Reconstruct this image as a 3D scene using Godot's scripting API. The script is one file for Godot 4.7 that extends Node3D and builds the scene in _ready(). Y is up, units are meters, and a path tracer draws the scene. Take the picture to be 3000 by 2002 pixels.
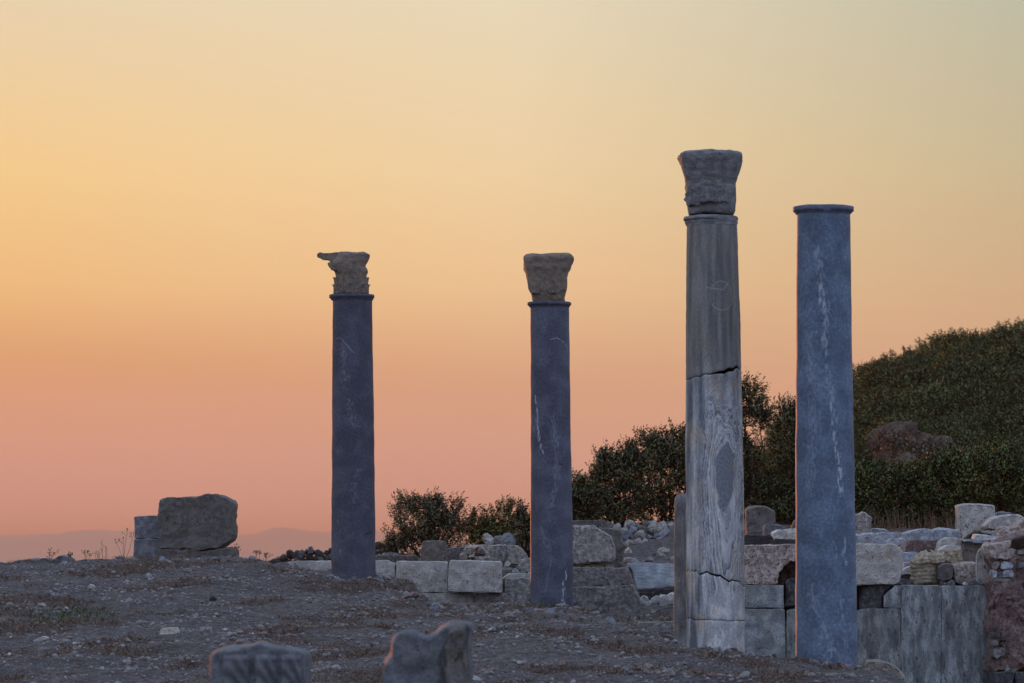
extends Node3D
# Ancient columns and tumbled marble on a low mound above the sea, a few minutes before sunset.
# Metres, y up; the eye is 2 m above the datum and looks along -z; the sea lies 14 m below the datum.

const SEA := -14.0
const EYE := 2.0
const LENS := 11250.0 / 3000.0   # focal length over the width of the sensor

var noise := FastNoiseLite.new()
var rng := RandomNumberGenerator.new()
var M := {}
var used := {}


# ------------------------------------------------------------------ naming
func numbered(called: String) -> String:
	var n: int = used.get(called, 0)
	used[called] = n + 1
	return called if n == 0 else "%s_%03d" % [called, n]

func tag(o: Node3D, label: String, category := "", group := "", kind := "") -> Node3D:
	if label: o.set_meta("label", label)
	if category: o.set_meta("category", category)
	if group: o.set_meta("group", group)
	if kind: o.set_meta("kind", kind)
	return o

func thing(called: String, label: String, category: String, at: Vector3, group := "") -> Node3D:
	var o := Node3D.new()
	o.name = numbered(called)
	add_child(o)
	o.position = at
	tag(o, label, category, group)
	return o

func part(parent: Node3D, called: String, mesh: Mesh, material: Material, at := Vector3.ZERO) -> MeshInstance3D:
	var o := MeshInstance3D.new()
	var n := 0
	var want := called
	while parent.has_node(NodePath(want)):
		n += 1
		want = "%s_%03d" % [called, n]
	o.name = want
	o.mesh = mesh
	o.material_override = material
	o.position = at
	parent.add_child(o, true)
	return o

func single(called: String, mesh: Mesh, material: Material, at := Vector3.ZERO) -> MeshInstance3D:
	var o := MeshInstance3D.new()
	o.name = numbered(called)
	o.mesh = mesh
	o.material_override = material
	o.position = at
	add_child(o)
	return o

func copy_of(o: Node3D, at: Vector3) -> Node3D:
	var base := str(o.name)
	var r := o.duplicate() as Node3D
	r.name = numbered(base)
	add_child(r)
	r.position = at
	return r


# ------------------------------------------------------------------ meshes
func n3(p: Vector3) -> Vector3:
	return Vector3(noise.get_noise_3d(p.x, p.y, p.z), noise.get_noise_3d(p.x + 31.7, p.y - 12.3, p.z + 5.1), noise.get_noise_3d(p.x - 17.9, p.y + 44.2, p.z - 23.4))

func rough_at(p: Vector3, sd: float) -> Vector3:
	var q := p + Vector3(sd * 3.17, sd * 1.31, -sd * 2.3)
	return n3(q * 3.2) + n3(q * 9.0) * 0.45 + n3(q * 19.0) * 0.25

func finish(v: PackedVector3Array, idx: PackedInt32Array, uv := PackedVector2Array(), col := PackedColorArray()) -> ArrayMesh:
	var a := []
	a.resize(Mesh.ARRAY_MAX)
	a[Mesh.ARRAY_VERTEX] = v
	a[Mesh.ARRAY_INDEX] = idx
	if uv.size(): a[Mesh.ARRAY_TEX_UV] = uv
	if col.size(): a[Mesh.ARRAY_COLOR] = col
	var m := ArrayMesh.new()
	m.add_surface_from_arrays(Mesh.PRIMITIVE_TRIANGLES, a)
	var st := SurfaceTool.new()
	st.create_from(m, 0)
	st.generate_normals()
	return st.commit()

# the same with a hard edge along every face
func finish_faceted(v: PackedVector3Array, idx: PackedInt32Array) -> ArrayMesh:
	var st := SurfaceTool.new()
	st.begin(Mesh.PRIMITIVE_TRIANGLES)
	st.set_smooth_group(-1)
	for i in idx: st.add_vertex(v[i])
	st.generate_normals()
	st.index()
	return st.commit()

# joins ring k of n points to ring k + 1; the rings run counter-clockwise seen from where they end
func skin(idx: PackedInt32Array, a: int, b: int, n: int, closed := true) -> void:
	for i in (n if closed else n - 1):
		var j := (i + 1) % n
		idx.append_array(PackedInt32Array([a + i, b + i, b + j, a + i, b + j, a + j]))

func fan(idx: PackedInt32Array, c: int, a: int, n: int, flip := false) -> void:
	for i in n:
		var j := (i + 1) % n
		idx.append_array(PackedInt32Array([c, a + i, a + j] if flip else [c, a + j, a + i]))

# A hewn or broken stone: its outline in centimetres, so many centimetres thick, with worn edges and an uneven face.
func stone_mesh(flat: Array, depth_cm: float, bevel_cm: float, rough_cm: float, sd: float, hole := 0.0) -> ArrayMesh:
	var pts := PackedVector2Array()
	for i in range(0, flat.size(), 2):
		pts.append(Vector2(flat[i], flat[i + 1]) * 0.01)
	var area := 0.0
	var per := 0.0
	for i in pts.size():
		var q := pts[(i + 1) % pts.size()]
		area += pts[i].cross(q)
		per += pts[i].distance_to(q)
	if area < 0.0: pts.reverse()
	var s := clampf(per / 120.0, 0.006, 0.05)
	var ring := PackedVector2Array()
	for i in pts.size():
		var a := pts[i]
		var b := pts[(i + 1) % pts.size()]
		var n := maxi(1, roundi(a.distance_to(b) / s))
		for k in n:
			ring.append(a.lerp(b, float(k) / n))
	var soft := PackedVector2Array()
	var c := Vector2.ZERO
	var count := ring.size()
	for i in count:
		soft.append(ring[i] * 0.6 + (ring[(i + 1) % count] + ring[(i + count - 1) % count]) * 0.2)
		c += ring[i]
	c /= count
	var h := depth_cm * 0.005
	var bevel := minf(bevel_cm * 0.01, h * 0.5)
	var rough := rough_cm * 0.01
	var rings := []  # each: [kind, amount, z]
	if hole > 0.0:
		rings.append([2, hole * 0.01, h - 0.05])
		rings.append([2, hole * 0.01, h])
	for k in range(1, 14):
		rings.append([0, 0.92 * k / 13.0, h])
	rings.append([1, bevel * 1.5, h])
	rings.append([1, bevel, h])
	rings.append([1, bevel * 0.3, h - bevel * 0.3])
	rings.append([1, 0.0, h - bevel])
	var mids := clampi(roundi((2.0 * h - 2.0 * bevel) / maxf(s * 2.0, 0.07)), 1, 10)
	for k in range(1, mids):
		rings.append([1, 0.0, lerpf(h - bevel, -h + bevel, float(k) / mids)])
	rings.append([1, 0.0, -h + bevel])
	rings.append([1, bevel * 0.3, -h + bevel * 0.3])
	rings.append([1, bevel, -h])
	rings.append([0, 0.6, -h])
	var v := PackedVector3Array()
	var idx := PackedInt32Array()
	v.append(Vector3(c.x, c.y, rings[0][2]))
	for r in rings:
		for p in soft:
			var out := p - c
			var q: Vector2 = c + out * r[1]
			if r[0] == 1: q = p - out.normalized() * minf(r[1], out.length() * 0.095)
			elif r[0] == 2: q = c + out.normalized() * r[1]
			v.append(Vector3(q.x, q.y, r[2]))
	v.append(Vector3(c.x, c.y, -h))
	for i in v.size():
		v[i] += rough_at(v[i], sd) * rough
	fan(idx, 0, 1, count, true)
	for k in rings.size() - 1:
		skin(idx, 1 + k * count, 1 + (k + 1) * count, count)
	fan(idx, v.size() - 1, 1 + (rings.size() - 1) * count, count)
	return finish(v, idx)

# A lump of broken rock: a ball cut by planes into faces, then roughened.
func rock_mesh(size: Vector3, sd: int, cuts := 9, rough := 0.05, fine := 10) -> ArrayMesh:
	var r := RandomNumberGenerator.new()
	r.seed = 900 + sd
	var planes := []
	for k in cuts:
		planes.append([Vector3(r.randfn(), r.randfn(), r.randfn()).normalized(), r.randf_range(0.42, 0.72)])
	var v := PackedVector3Array()
	var idx := PackedInt32Array()
	var n := fine * 2
	for i in fine + 1:
		for j in n:
			var th := PI * i / fine
			var ph := TAU * j / n
			var p := Vector3(sin(th) * cos(ph), cos(th), sin(th) * sin(ph))
			var reach := 0.95
			for q in planes:
				var along: float = p.dot(q[0])
				if along > 0.05: reach = minf(reach, q[1] / along)
			p *= reach
			p += n3(p * 1.9 + Vector3(sd * 7.1, 0, sd)) * rough * 2.0 + n3(p * 6.0 + Vector3(0, sd * 3.3, 0)) * rough
			v.append(p * size * 0.62)
	for i in fine:
		for j in n:
			var a := i * n + j
			var b := i * n + (j + 1) % n
			idx.append_array(PackedInt32Array([a, b, b + n, a, b + n, a + n]))
	return finish_faceted(v, idx) if fine < 12 else finish(v, idx)

func tube(v: PackedVector3Array, idx: PackedInt32Array, path: Array, radii: Array, n := 6) -> void:
	var first := v.size()
	for i in path.size():
		var a: Vector3 = path[maxi(i - 1, 0)]
		var b: Vector3 = path[mini(i + 1, path.size() - 1)]
		var d := (b - a).normalized()
		var x := d.cross(Vector3(0.31, 0.2, 0.93)).normalized()
		var y := d.cross(x)
		for k in n:
			var t := TAU * k / n
			v.append(path[i] + (x * cos(t) + y * sin(t)) * radii[i])
	for i in path.size() - 1:
		for k in n:
			var a := first + i * n + k
			var b := first + i * n + (k + 1) % n
			idx.append_array(PackedInt32Array([a, b, b + n, a, b + n, a + n]))

func along(table: Array, y: float, k: int) -> float:
	if y <= table[0][0]: return table[0][k]
	for i in table.size() - 1:
		if y <= table[i + 1][0]:
			return lerpf(table[i][k], table[i + 1][k], (y - table[i][0]) / maxf(table[i + 1][0] - table[i][0], 1e-5))
	return table[-1][k]

# A piece of a turned shaft between two uneven heights. profile: rows of [height, left, right] in metres.
func shaft_mesh(profile: Array, total: float, low: Callable, high: Callable, rows: int, sd: float, rough := 0.0045, round_off := 0.012) -> ArrayMesh:
	var v := PackedVector3Array()
	var uv := PackedVector2Array()
	var idx := PackedInt32Array()
	var n := 56
	for i in rows + 5:
		var inset := 0.0
		var t := clampf(float(i - 2) / rows, 0.0, 1.0)
		if i == 0 or i == rows + 4: inset = round_off
		elif i == 1 or i == rows + 3: inset = round_off * 0.3
		for j in n + 1:
			var a := PI * 1.5 - TAU * j / n   # the middle of the texture faces the front
			var lo: float = (low as Callable).call(a)
			var hi: float = (high as Callable).call(a)
			var y := lerpf(lo + round_off, hi - round_off, t)
			if i == 0: y = lo
			elif i == 1: y = lo + round_off * 0.3
			elif i == rows + 4: y = hi
			elif i == rows + 3: y = hi - round_off * 0.3
			var l := along(profile, y, 1)
			var r := along(profile, y, 2)
			var c := (l + r) * 0.5
			var rad := (r - l) * 0.5 - inset
			var p := Vector3(c + cos(a) * rad, y, sin(a) * rad)
			var out := Vector3(cos(a), 0, sin(a))
			var q := Vector3(cos(a) * 0.3, y, sin(a) * 0.3)
			p += out * (noise.get_noise_3d(q.x * 3.0 + sd, q.y * 2.0, q.z * 3.0) + noise.get_noise_3d(q.x * 14.0 + sd, q.y * 11.0, q.z * 14.0) * 0.4) * rough
			v.append(p)
			uv.append(Vector2(float(j) / n, 1.0 - y / total))
	for i in rows + 4:
		skin(idx, (i + 1) * (n + 1), i * (n + 1), n + 1, false)
	for top in [false, true]:
		var ring := (rows + 4) * (n + 1) if top else 0
		var mid := Vector3.ZERO
		for j in n: mid += v[ring + j] / n
		v.append(mid)
		uv.append(Vector2(0.5, uv[ring].y))
		fan(idx, v.size() - 1, ring, n, not top)
	return finish(v, idx, uv)

# A moulding or capital body: rows of [height, left, right, squareness]; depth follows the width.
func loft_mesh(rows: Array, deep: float, sd: float, rough: float, between := 3, chip_from := 9.0, chip_to := 9.0, chip := 0.0) -> ArrayMesh:
	var v := PackedVector3Array()
	var idx := PackedInt32Array()
	var n := 64
	var fine := []
	for i in rows.size() - 1:
		for k in between:
			var t := float(k) / between
			fine.append([lerpf(rows[i][0], rows[i + 1][0], t), lerpf(rows[i][1], rows[i + 1][1], t), lerpf(rows[i][2], rows[i + 1][2], t), lerpf(rows[i][3], rows[i + 1][3], t)])
	fine.append(rows[-1])
	for r in fine:
		var c: float = (r[1] + r[2]) * 0.5
		var half: float = (r[2] - r[1]) * 0.5
		for j in n:
			var a := TAU * j / n
			var e: float = 2.0 / r[3]
			var x := signf(cos(a)) * pow(absf(cos(a)), e)
			var z := signf(sin(a)) * pow(absf(sin(a)), e)
			var h := half
			if a > chip_from and a < chip_to: h = minf(half, chip)
			var p := Vector3(c + x * h, r[0], z * h * deep)
			v.append(p + rough_at(p, sd) * rough)
	var rings := fine.size()
	for i in rings - 1:
		skin(idx, i * n, (i + 1) * n, n)
	for top in [false, true]:
		var ring := (rings - 1) * n if top else 0
		var mid := Vector3.ZERO
		for j in n: mid += v[ring + j] / n
		v.append(mid)
		fan(idx, v.size() - 1, ring, n, top)
	return finish(v, idx)

# One carved acanthus leaf that lies on a bell: it swells, is cut into ribs and turns out at its tip.
func leaf_relief(wide: float, tall: float, curl: float) -> ArrayMesh:
	var v := PackedVector3Array()
	var idx := PackedInt32Array()
	var nu := 19
	var nv := 15
	for side in 2:
		for i in nv:
			var t := float(i) / (nv - 1)
			var w := wide * 0.5 * (0.62 + 0.5 * sin(PI * pow(t, 0.8)) - 0.5 * pow(t, 4.0)) * (1.0 + 0.1 * sin(t * 22.0))
			for j in nu:
				var s := float(j) / (nu - 1) * 2.0 - 1.0
				var rib := 0.02 * absf(sin(s * PI * 2.0 + t * s * 1.4)) * (1.0 - 0.4 * t)
				var out := 0.03 * (1.0 - s * s) + rib + curl * pow(t, 4.0) * (1.0 - 0.5 * s * s)
				if side == 1: out = -0.02 + curl * pow(t, 4.0) * (1.0 - 0.5 * s * s)
				v.append(Vector3(s * w, t * tall - 0.02 * s * s - (0.05 * tall * pow(t, 6.0) if side == 1 else 0.0), out))
	for i in nv - 1:
		for j in nu - 1:
			var a := i * nu + j
			idx.append_array(PackedInt32Array([a, a + nu, a + nu + 1, a, a + nu + 1, a + 1]))
			var b := a + nu * nv
			idx.append_array(PackedInt32Array([b, b + nu + 1, b + nu, b, b + 1, b + nu + 1]))
	for i in nv - 1:
		for j in [0, nu - 1]:
			var a: int = i * nu + j
			var b: int = a + nu * nv
			idx.append_array(PackedInt32Array([a, b, b + nu, a, b + nu, a + nu] if j == 0 else [a, b + nu, b, a, a + nu, b + nu]))
	for j in nu - 1:
		var a := (nv - 1) * nu + j
		var b := a + nu * nv
		idx.append_array(PackedInt32Array([a, b + 1, a + 1, a, b, b + 1]))
	return finish(v, idx)


# ------------------------------------------------------------------ textures and materials
func noise_bytes(size: Vector2i, sd: int, freq: float, octaves := 4, kind := FastNoiseLite.TYPE_SIMPLEX_SMOOTH, fractal := FastNoiseLite.FRACTAL_FBM, warp := 0.0) -> PackedByteArray:
	var f := FastNoiseLite.new()
	f.seed = sd
	f.noise_type = kind
	f.frequency = freq
	f.fractal_type = fractal
	f.fractal_octaves = octaves
	if warp > 0.0:
		f.domain_warp_enabled = true
		f.domain_warp_amplitude = warp
		f.domain_warp_frequency = freq * 1.5
	var im := f.get_seamless_image(size.x, size.y, false, false, 0.15, true)
	im.convert(Image.FORMAT_L8)
	return im.get_data()

func texture(size: Vector2i, data: PackedByteArray, format := Image.FORMAT_RGB8) -> ImageTexture:
	return ImageTexture.create_from_image(Image.create_from_data(size.x, size.y, false, format, data))

# Colour and relief of a stone: cloudy tones, stains, fine grain, pits, and thin cracks where a ridged noise peaks.
func stone_texture(sd: int, dark: Color, pale: Color, other: Color, coarse: float, grain: float, cracks: float, pits: float) -> Array:
	var size := Vector2i(640, 640)
	var big := noise_bytes(size, sd, coarse, 6, FastNoiseLite.TYPE_SIMPLEX_SMOOTH, FastNoiseLite.FRACTAL_FBM, 40.0)
	var two := noise_bytes(size, sd + 1, coarse * 0.6, 4)
	var fine := noise_bytes(size, sd + 2, 0.09, 4)
	var ridge := noise_bytes(size, sd + 3, 0.01, 3, FastNoiseLite.TYPE_SIMPLEX_SMOOTH, FastNoiseLite.FRACTAL_RIDGED, 45.0)
	var cell := noise_bytes(size, sd + 4, 0.03, 3, FastNoiseLite.TYPE_SIMPLEX_SMOOTH)
	var rgb := PackedByteArray()
	rgb.resize(size.x * size.y * 3)
	var up := PackedByteArray()
	up.resize(size.x * size.y)
	for k in size.x * size.y:
		var t := big[k] / 255.0
		var n := fine[k] / 255.0 - 0.5
		var c := dark.lerp(pale, smoothstep(0.1, 0.9, t + n * 0.25))
		c = c.lerp(other, smoothstep(0.55, 0.85, two[k] / 255.0) * 0.7)
		var g := 1.0 + n * grain
		var h := 0.55 + (t - 0.5) * 0.5 + n * 0.4
		var crack := smoothstep(0.86, 0.94, ridge[k] / 255.0 + n * 0.06) * cracks * smoothstep(0.25, 0.5, two[k] / 255.0)
		var pit := smoothstep(0.7, 0.8, cell[k] / 255.0) * pits
		g *= 1.0 - 0.8 * crack - 0.45 * pit
		h -= 0.4 * crack + 0.3 * pit
		rgb[k * 3] = clampi(int(c.r * g * 255.0), 0, 255)
		rgb[k * 3 + 1] = clampi(int(c.g * g * 255.0), 0, 255)
		rgb[k * 3 + 2] = clampi(int(c.b * g * 255.0), 0, 255)
		up[k] = clampi(int(h * 255.0), 0, 255)
	return [texture(size, rgb), texture(size, up, Image.FORMAT_L8)]

func stone_material(maps: Array, tint: Color, metres: Vector3, relief: float, at := Vector3.ZERO, rough := 0.88) -> StandardMaterial3D:
	var m := StandardMaterial3D.new()
	m.albedo_texture = maps[0]
	m.albedo_color = tint
	m.roughness = rough
	m.metallic_specular = 0.35
	m.heightmap_enabled = true
	m.heightmap_texture = maps[1]
	m.heightmap_scale = relief
	m.uv1_triplanar = true
	m.uv1_world_triplanar = true
	m.uv1_scale = Vector3.ONE / metres
	m.uv1_offset = at
	return m

# White calcite running through a column: points of [around, up, width] on the shaft.
func draw_vein(rgb: PackedByteArray, size: Vector2i, points: Array, strength: float, color: Color) -> void:
	for i in points.size() - 1:
		var a: Array = points[i]
		var b: Array = points[i + 1]
		var steps := maxi(2, int(Vector2((b[0] - a[0]) * size.x, (b[1] - a[1]) * size.y).length() * 1.5))
		for s in steps:
			var t := float(s) / steps
			var u := lerpf(a[0], b[0], t) * size.x
			var w := (1.0 - lerpf(a[1], b[1], t)) * size.y
			u += noise.get_noise_2d(w * 0.05, i * 9.1 + a[0] * 50.0) * 3.0 + noise.get_noise_2d(w * 0.2, i * 3.0) * 1.2
			var r: float = maxf(0.5, lerpf(a[2], b[2], t) * (0.75 + 0.6 * noise.get_noise_2d(w * 0.11, u * 0.1)))
			var here := strength * (1.0 if r < 1.6 else smoothstep(-0.45, 0.35, noise.get_noise_2d(w * 0.045 + 9.0, u * 0.09)))
			for dy in range(-1, 2):
				for dx in range(-ceili(r) - 1, ceili(r) + 2):
					var x := posmod(int(u) + dx, size.x)
					var y := clampi(int(w) + dy, 0, size.y - 1)
					var k := (y * size.x + x) * 3
					var f := here * smoothstep(r + 1.0, r * 0.3, absf(dx) + absf(noise.get_noise_2d(x * 0.3, y * 0.3)) * r * 0.8) * 0.45
					rgb[k] = int(lerpf(rgb[k], color.r8, f))
					rgb[k + 1] = int(lerpf(rgb[k + 1], color.g8, f))
					rgb[k + 2] = int(lerpf(rgb[k + 2], color.b8, f))

# Cloudy white wisps that run up a column.
func draw_wisp(rgb: PackedByteArray, size: Vector2i, points: Array, strength: float) -> void:
	for i in points.size() - 1:
		var a: Array = points[i]
		var b: Array = points[i + 1]
		var from := int((1.0 - maxf(a[1], b[1])) * size.y)
		var to := int((1.0 - minf(a[1], b[1])) * size.y)
		for y in range(clampi(from, 0, size.y), clampi(to, 0, size.y)):
			var t := clampf((1.0 - float(y) / size.y - a[1]) / (b[1] - a[1]), 0.0, 1.0)
			var u := lerpf(a[0], b[0], t) * size.x + noise.get_noise_2d(y * 0.03, a[0] * 40.0) * 5.0
			var r := lerpf(a[2], b[2], t)
			for dx in range(-ceili(r), ceili(r) + 1):
				var x := posmod(int(u) + dx, size.x)
				var near := 1.0 - absf(dx) / r
				var n := noise.get_noise_2d(x * 0.13, y * 0.045) + 0.6 * noise.get_noise_2d(x * 0.4, y * 0.2) + 0.35 * noise.get_noise_2d(x * 0.9, y * 0.7)
				var f := strength * smoothstep(0.35, 1.15, near + n * 0.8)
				var k := (y * size.x + x) * 3
				rgb[k] = int(lerpf(rgb[k], 190, f))
				rgb[k + 1] = int(lerpf(rgb[k + 1], 196, f))
				rgb[k + 2] = int(lerpf(rgb[k + 2], 204, f))

func column_material(sd: int, dark: Color, pale: Color, veins: Array, blots: Array, wisps := []) -> StandardMaterial3D:
	var size := Vector2i(384, 1024)
	var big := noise_bytes(size, sd, 0.011, 5, FastNoiseLite.TYPE_SIMPLEX_SMOOTH, FastNoiseLite.FRACTAL_FBM, 20.0)
	var fine := noise_bytes(size, sd + 2, 0.09, 4)
	var spots := noise_bytes(size, sd + 3, 0.03, 3)
	var rgb := PackedByteArray()
	rgb.resize(size.x * size.y * 3)
	var up := PackedByteArray()
	up.resize(size.x * size.y)
	for k in size.x * size.y:
		var t := smoothstep(0.2, 0.85, big[k] / 255.0) * 0.65 + fine[k] / 255.0 * 0.35
		var g := 1.0 + (fine[k] / 255.0 - 0.5) * 0.2 + smoothstep(0.72, 0.95, spots[k] / 255.0) * 0.18
		var c := dark.lerp(pale, t)
		if hash(k * 31 + sd) % 100 < 3: g *= 1.45
		rgb[k * 3] = clampi(int(c.r * g * 255.0), 0, 255)
		rgb[k * 3 + 1] = clampi(int(c.g * g * 255.0), 0, 255)
		rgb[k * 3 + 2] = clampi(int(c.b * g * 255.0), 0, 255)
		up[k] = clampi(int(110 + fine[k] * 0.3), 0, 255)
	for p in veins:
		draw_vein(rgb, size, p[1], p[0], Color(0.78, 0.8, 0.82))
	for p in wisps:
		draw_wisp(rgb, size, p[1], p[0])
	for p in blots:
		draw_vein(rgb, size, p[1], p[0], Color(0.12, 0.1, 0.1))
	var m := StandardMaterial3D.new()
	m.albedo_texture = texture(size, rgb)
	m.roughness = 0.72
	m.metallic_specular = 0.4
	m.heightmap_enabled = true
	m.heightmap_texture = texture(size, up, Image.FORMAT_L8)
	m.heightmap_scale = 0.3
	return m

# Banded grey and white marble: long upright bands that fold into nested loops round a dark knot in the lower half.
func banded_material() -> StandardMaterial3D:
	var size := Vector2i(768, 1024)
	var warp := noise_bytes(size, 61, 0.008, 4)
	var warp2 := noise_bytes(size, 63, 0.022, 4)
	var fine := noise_bytes(size, 65, 0.11, 3)
	var streak := noise_bytes(size, 67, 0.02, 4)
	var rgb := PackedByteArray()
	rgb.resize(size.x * size.y * 3)
	var up := PackedByteArray()
	up.resize(size.x * size.y)
	var dark := Color(0.3, 0.33, 0.37)
	var pale := Color(0.72, 0.73, 0.73)
	for y in size.y:
		var h := 1.0 - float(y) / size.y
		for x in size.x:
			var k := y * size.x + x
			var a := (float(x) / size.x - 0.5) * TAU
			var s := sin(clampf(a, -PI / 2, PI / 2)) + (a - clampf(a, -PI / 2, PI / 2)) * 0.7
			var w := warp[k] / 255.0 - 0.5
			var w2 := warp2[k] / 255.0 - 0.5
			var f := fine[k] / 255.0
			var dx := s - 0.3 + w * 0.26 + w2 * 0.05
			var dy := h - 0.435 + w * 0.05
			var r := sqrt(pow(dx / 0.37, 2.0) + pow(dy / (0.21 if dy < 0.0 else 0.085), 2.0)) + w2 * 0.13
			var q := r * 130.0 + w * 26.0 + (w + w2 * 0.3) * 190.0 * smoothstep(1.0, 2.2, r)
			var one := streak[(313 * size.x + posmod(int(q), size.x))] / 255.0
			var two := streak[(97 * size.x + posmod(int(q * 2.3 + 40.0), size.x))] / 255.0
			var alive := smoothstep(0.25, 0.6, warp2[(k + 40000) % warp2.size()] / 255.0)
			var bands := 0.74 + (two - 0.5) * 0.45 + w2 * 0.3 - alive * (0.5 * smoothstep(0.13, 0.03, absf(one - 0.5)) + 0.3 * smoothstep(0.1, 0.02, absf(two - 0.42)))
			bands = clampf(bands, 0.0, 1.0)
			var sk := streak[((y / 7) % size.y) * size.x + x] / 255.0
			var upright := clampf(0.5 + (sk - 0.5) * 1.7 + w2 * 0.3 + 0.2 * sin(s * 16.0 + w * 5.0), 0.0, 1.0)
			var near := smoothstep(3.4, 1.6, r + w2 * 1.5) * 0.9
			if h < 0.3: near *= smoothstep(-0.75 + (0.3 - h) * 2.2, -0.35 + (0.3 - h) * 2.2, s)
			var t := lerpf(upright * 0.8, bands, near)
			# the knot, and the plain pale block at the foot
			var knot := smoothstep(0.86, 0.76, sqrt(pow(dx / 0.4, 2.0) + pow(dy / 0.085, 2.0)) + w2 * 0.16)
			t = lerpf(t, 0.12 + f * 0.25, knot)
			var foot := smoothstep(0.185, 0.165, h + w * 0.02) * smoothstep(-0.5 + h, -0.3 + h, s)
			t = lerpf(t, 0.82 + w2 * 0.7 - smoothstep(0.1, 0.0, absf(w2 + 0.05)) * 0.15, foot * 0.85)
			var c := dark.lerp(pale, clampf(t, 0.0, 1.0))
			c = c.lerp(Color(0.62, 0.53, 0.42), smoothstep(0.55, 0.8, warp[(k + 20000) % warp.size()] / 255.0) * 0.3)
			var g := 1.0 + f * 0.3
			var old := smoothstep(0.6, 0.7, h + w * 0.04)
			g *= lerpf(1.0, 0.8, old)
			c = c.lerp(Color(0.5, 0.485, 0.465), old * 0.55)
			rgb[k * 3] = clampi(int(c.r * g * 255.0), 0, 255)
			rgb[k * 3 + 1] = clampi(int(c.g * g * 255.0), 0, 255)
			rgb[k * 3 + 2] = clampi(int(c.b * g * 255.0), 0, 255)
			up[k] = clampi(int(90 + f * 70 + t * 50), 0, 255)
	# the scratched ring on the upper shaft
	var ring := []
	for i in 17:
		var q := TAU * i / 16.0
		ring.append([0.545 + 0.075 * cos(q), 0.825 + 0.032 * sin(q), 1.2])
	draw_vein(rgb, size, ring, 0.35, Color(0.75, 0.75, 0.75))
	draw_vein(rgb, size, [[0.455, 0.843, 1.0], [0.55, 0.838, 1.2], [0.6, 0.855, 1.0]], 0.4, Color(0.78, 0.78, 0.78))
	var m := StandardMaterial3D.new()
	m.albedo_texture = texture(size, rgb)
	m.roughness = 0.7
	m.metallic_specular = 0.4
	m.heightmap_enabled = true
	m.heightmap_texture = texture(size, up, Image.FORMAT_L8)
	m.heightmap_scale = 0.9
	return m

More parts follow.
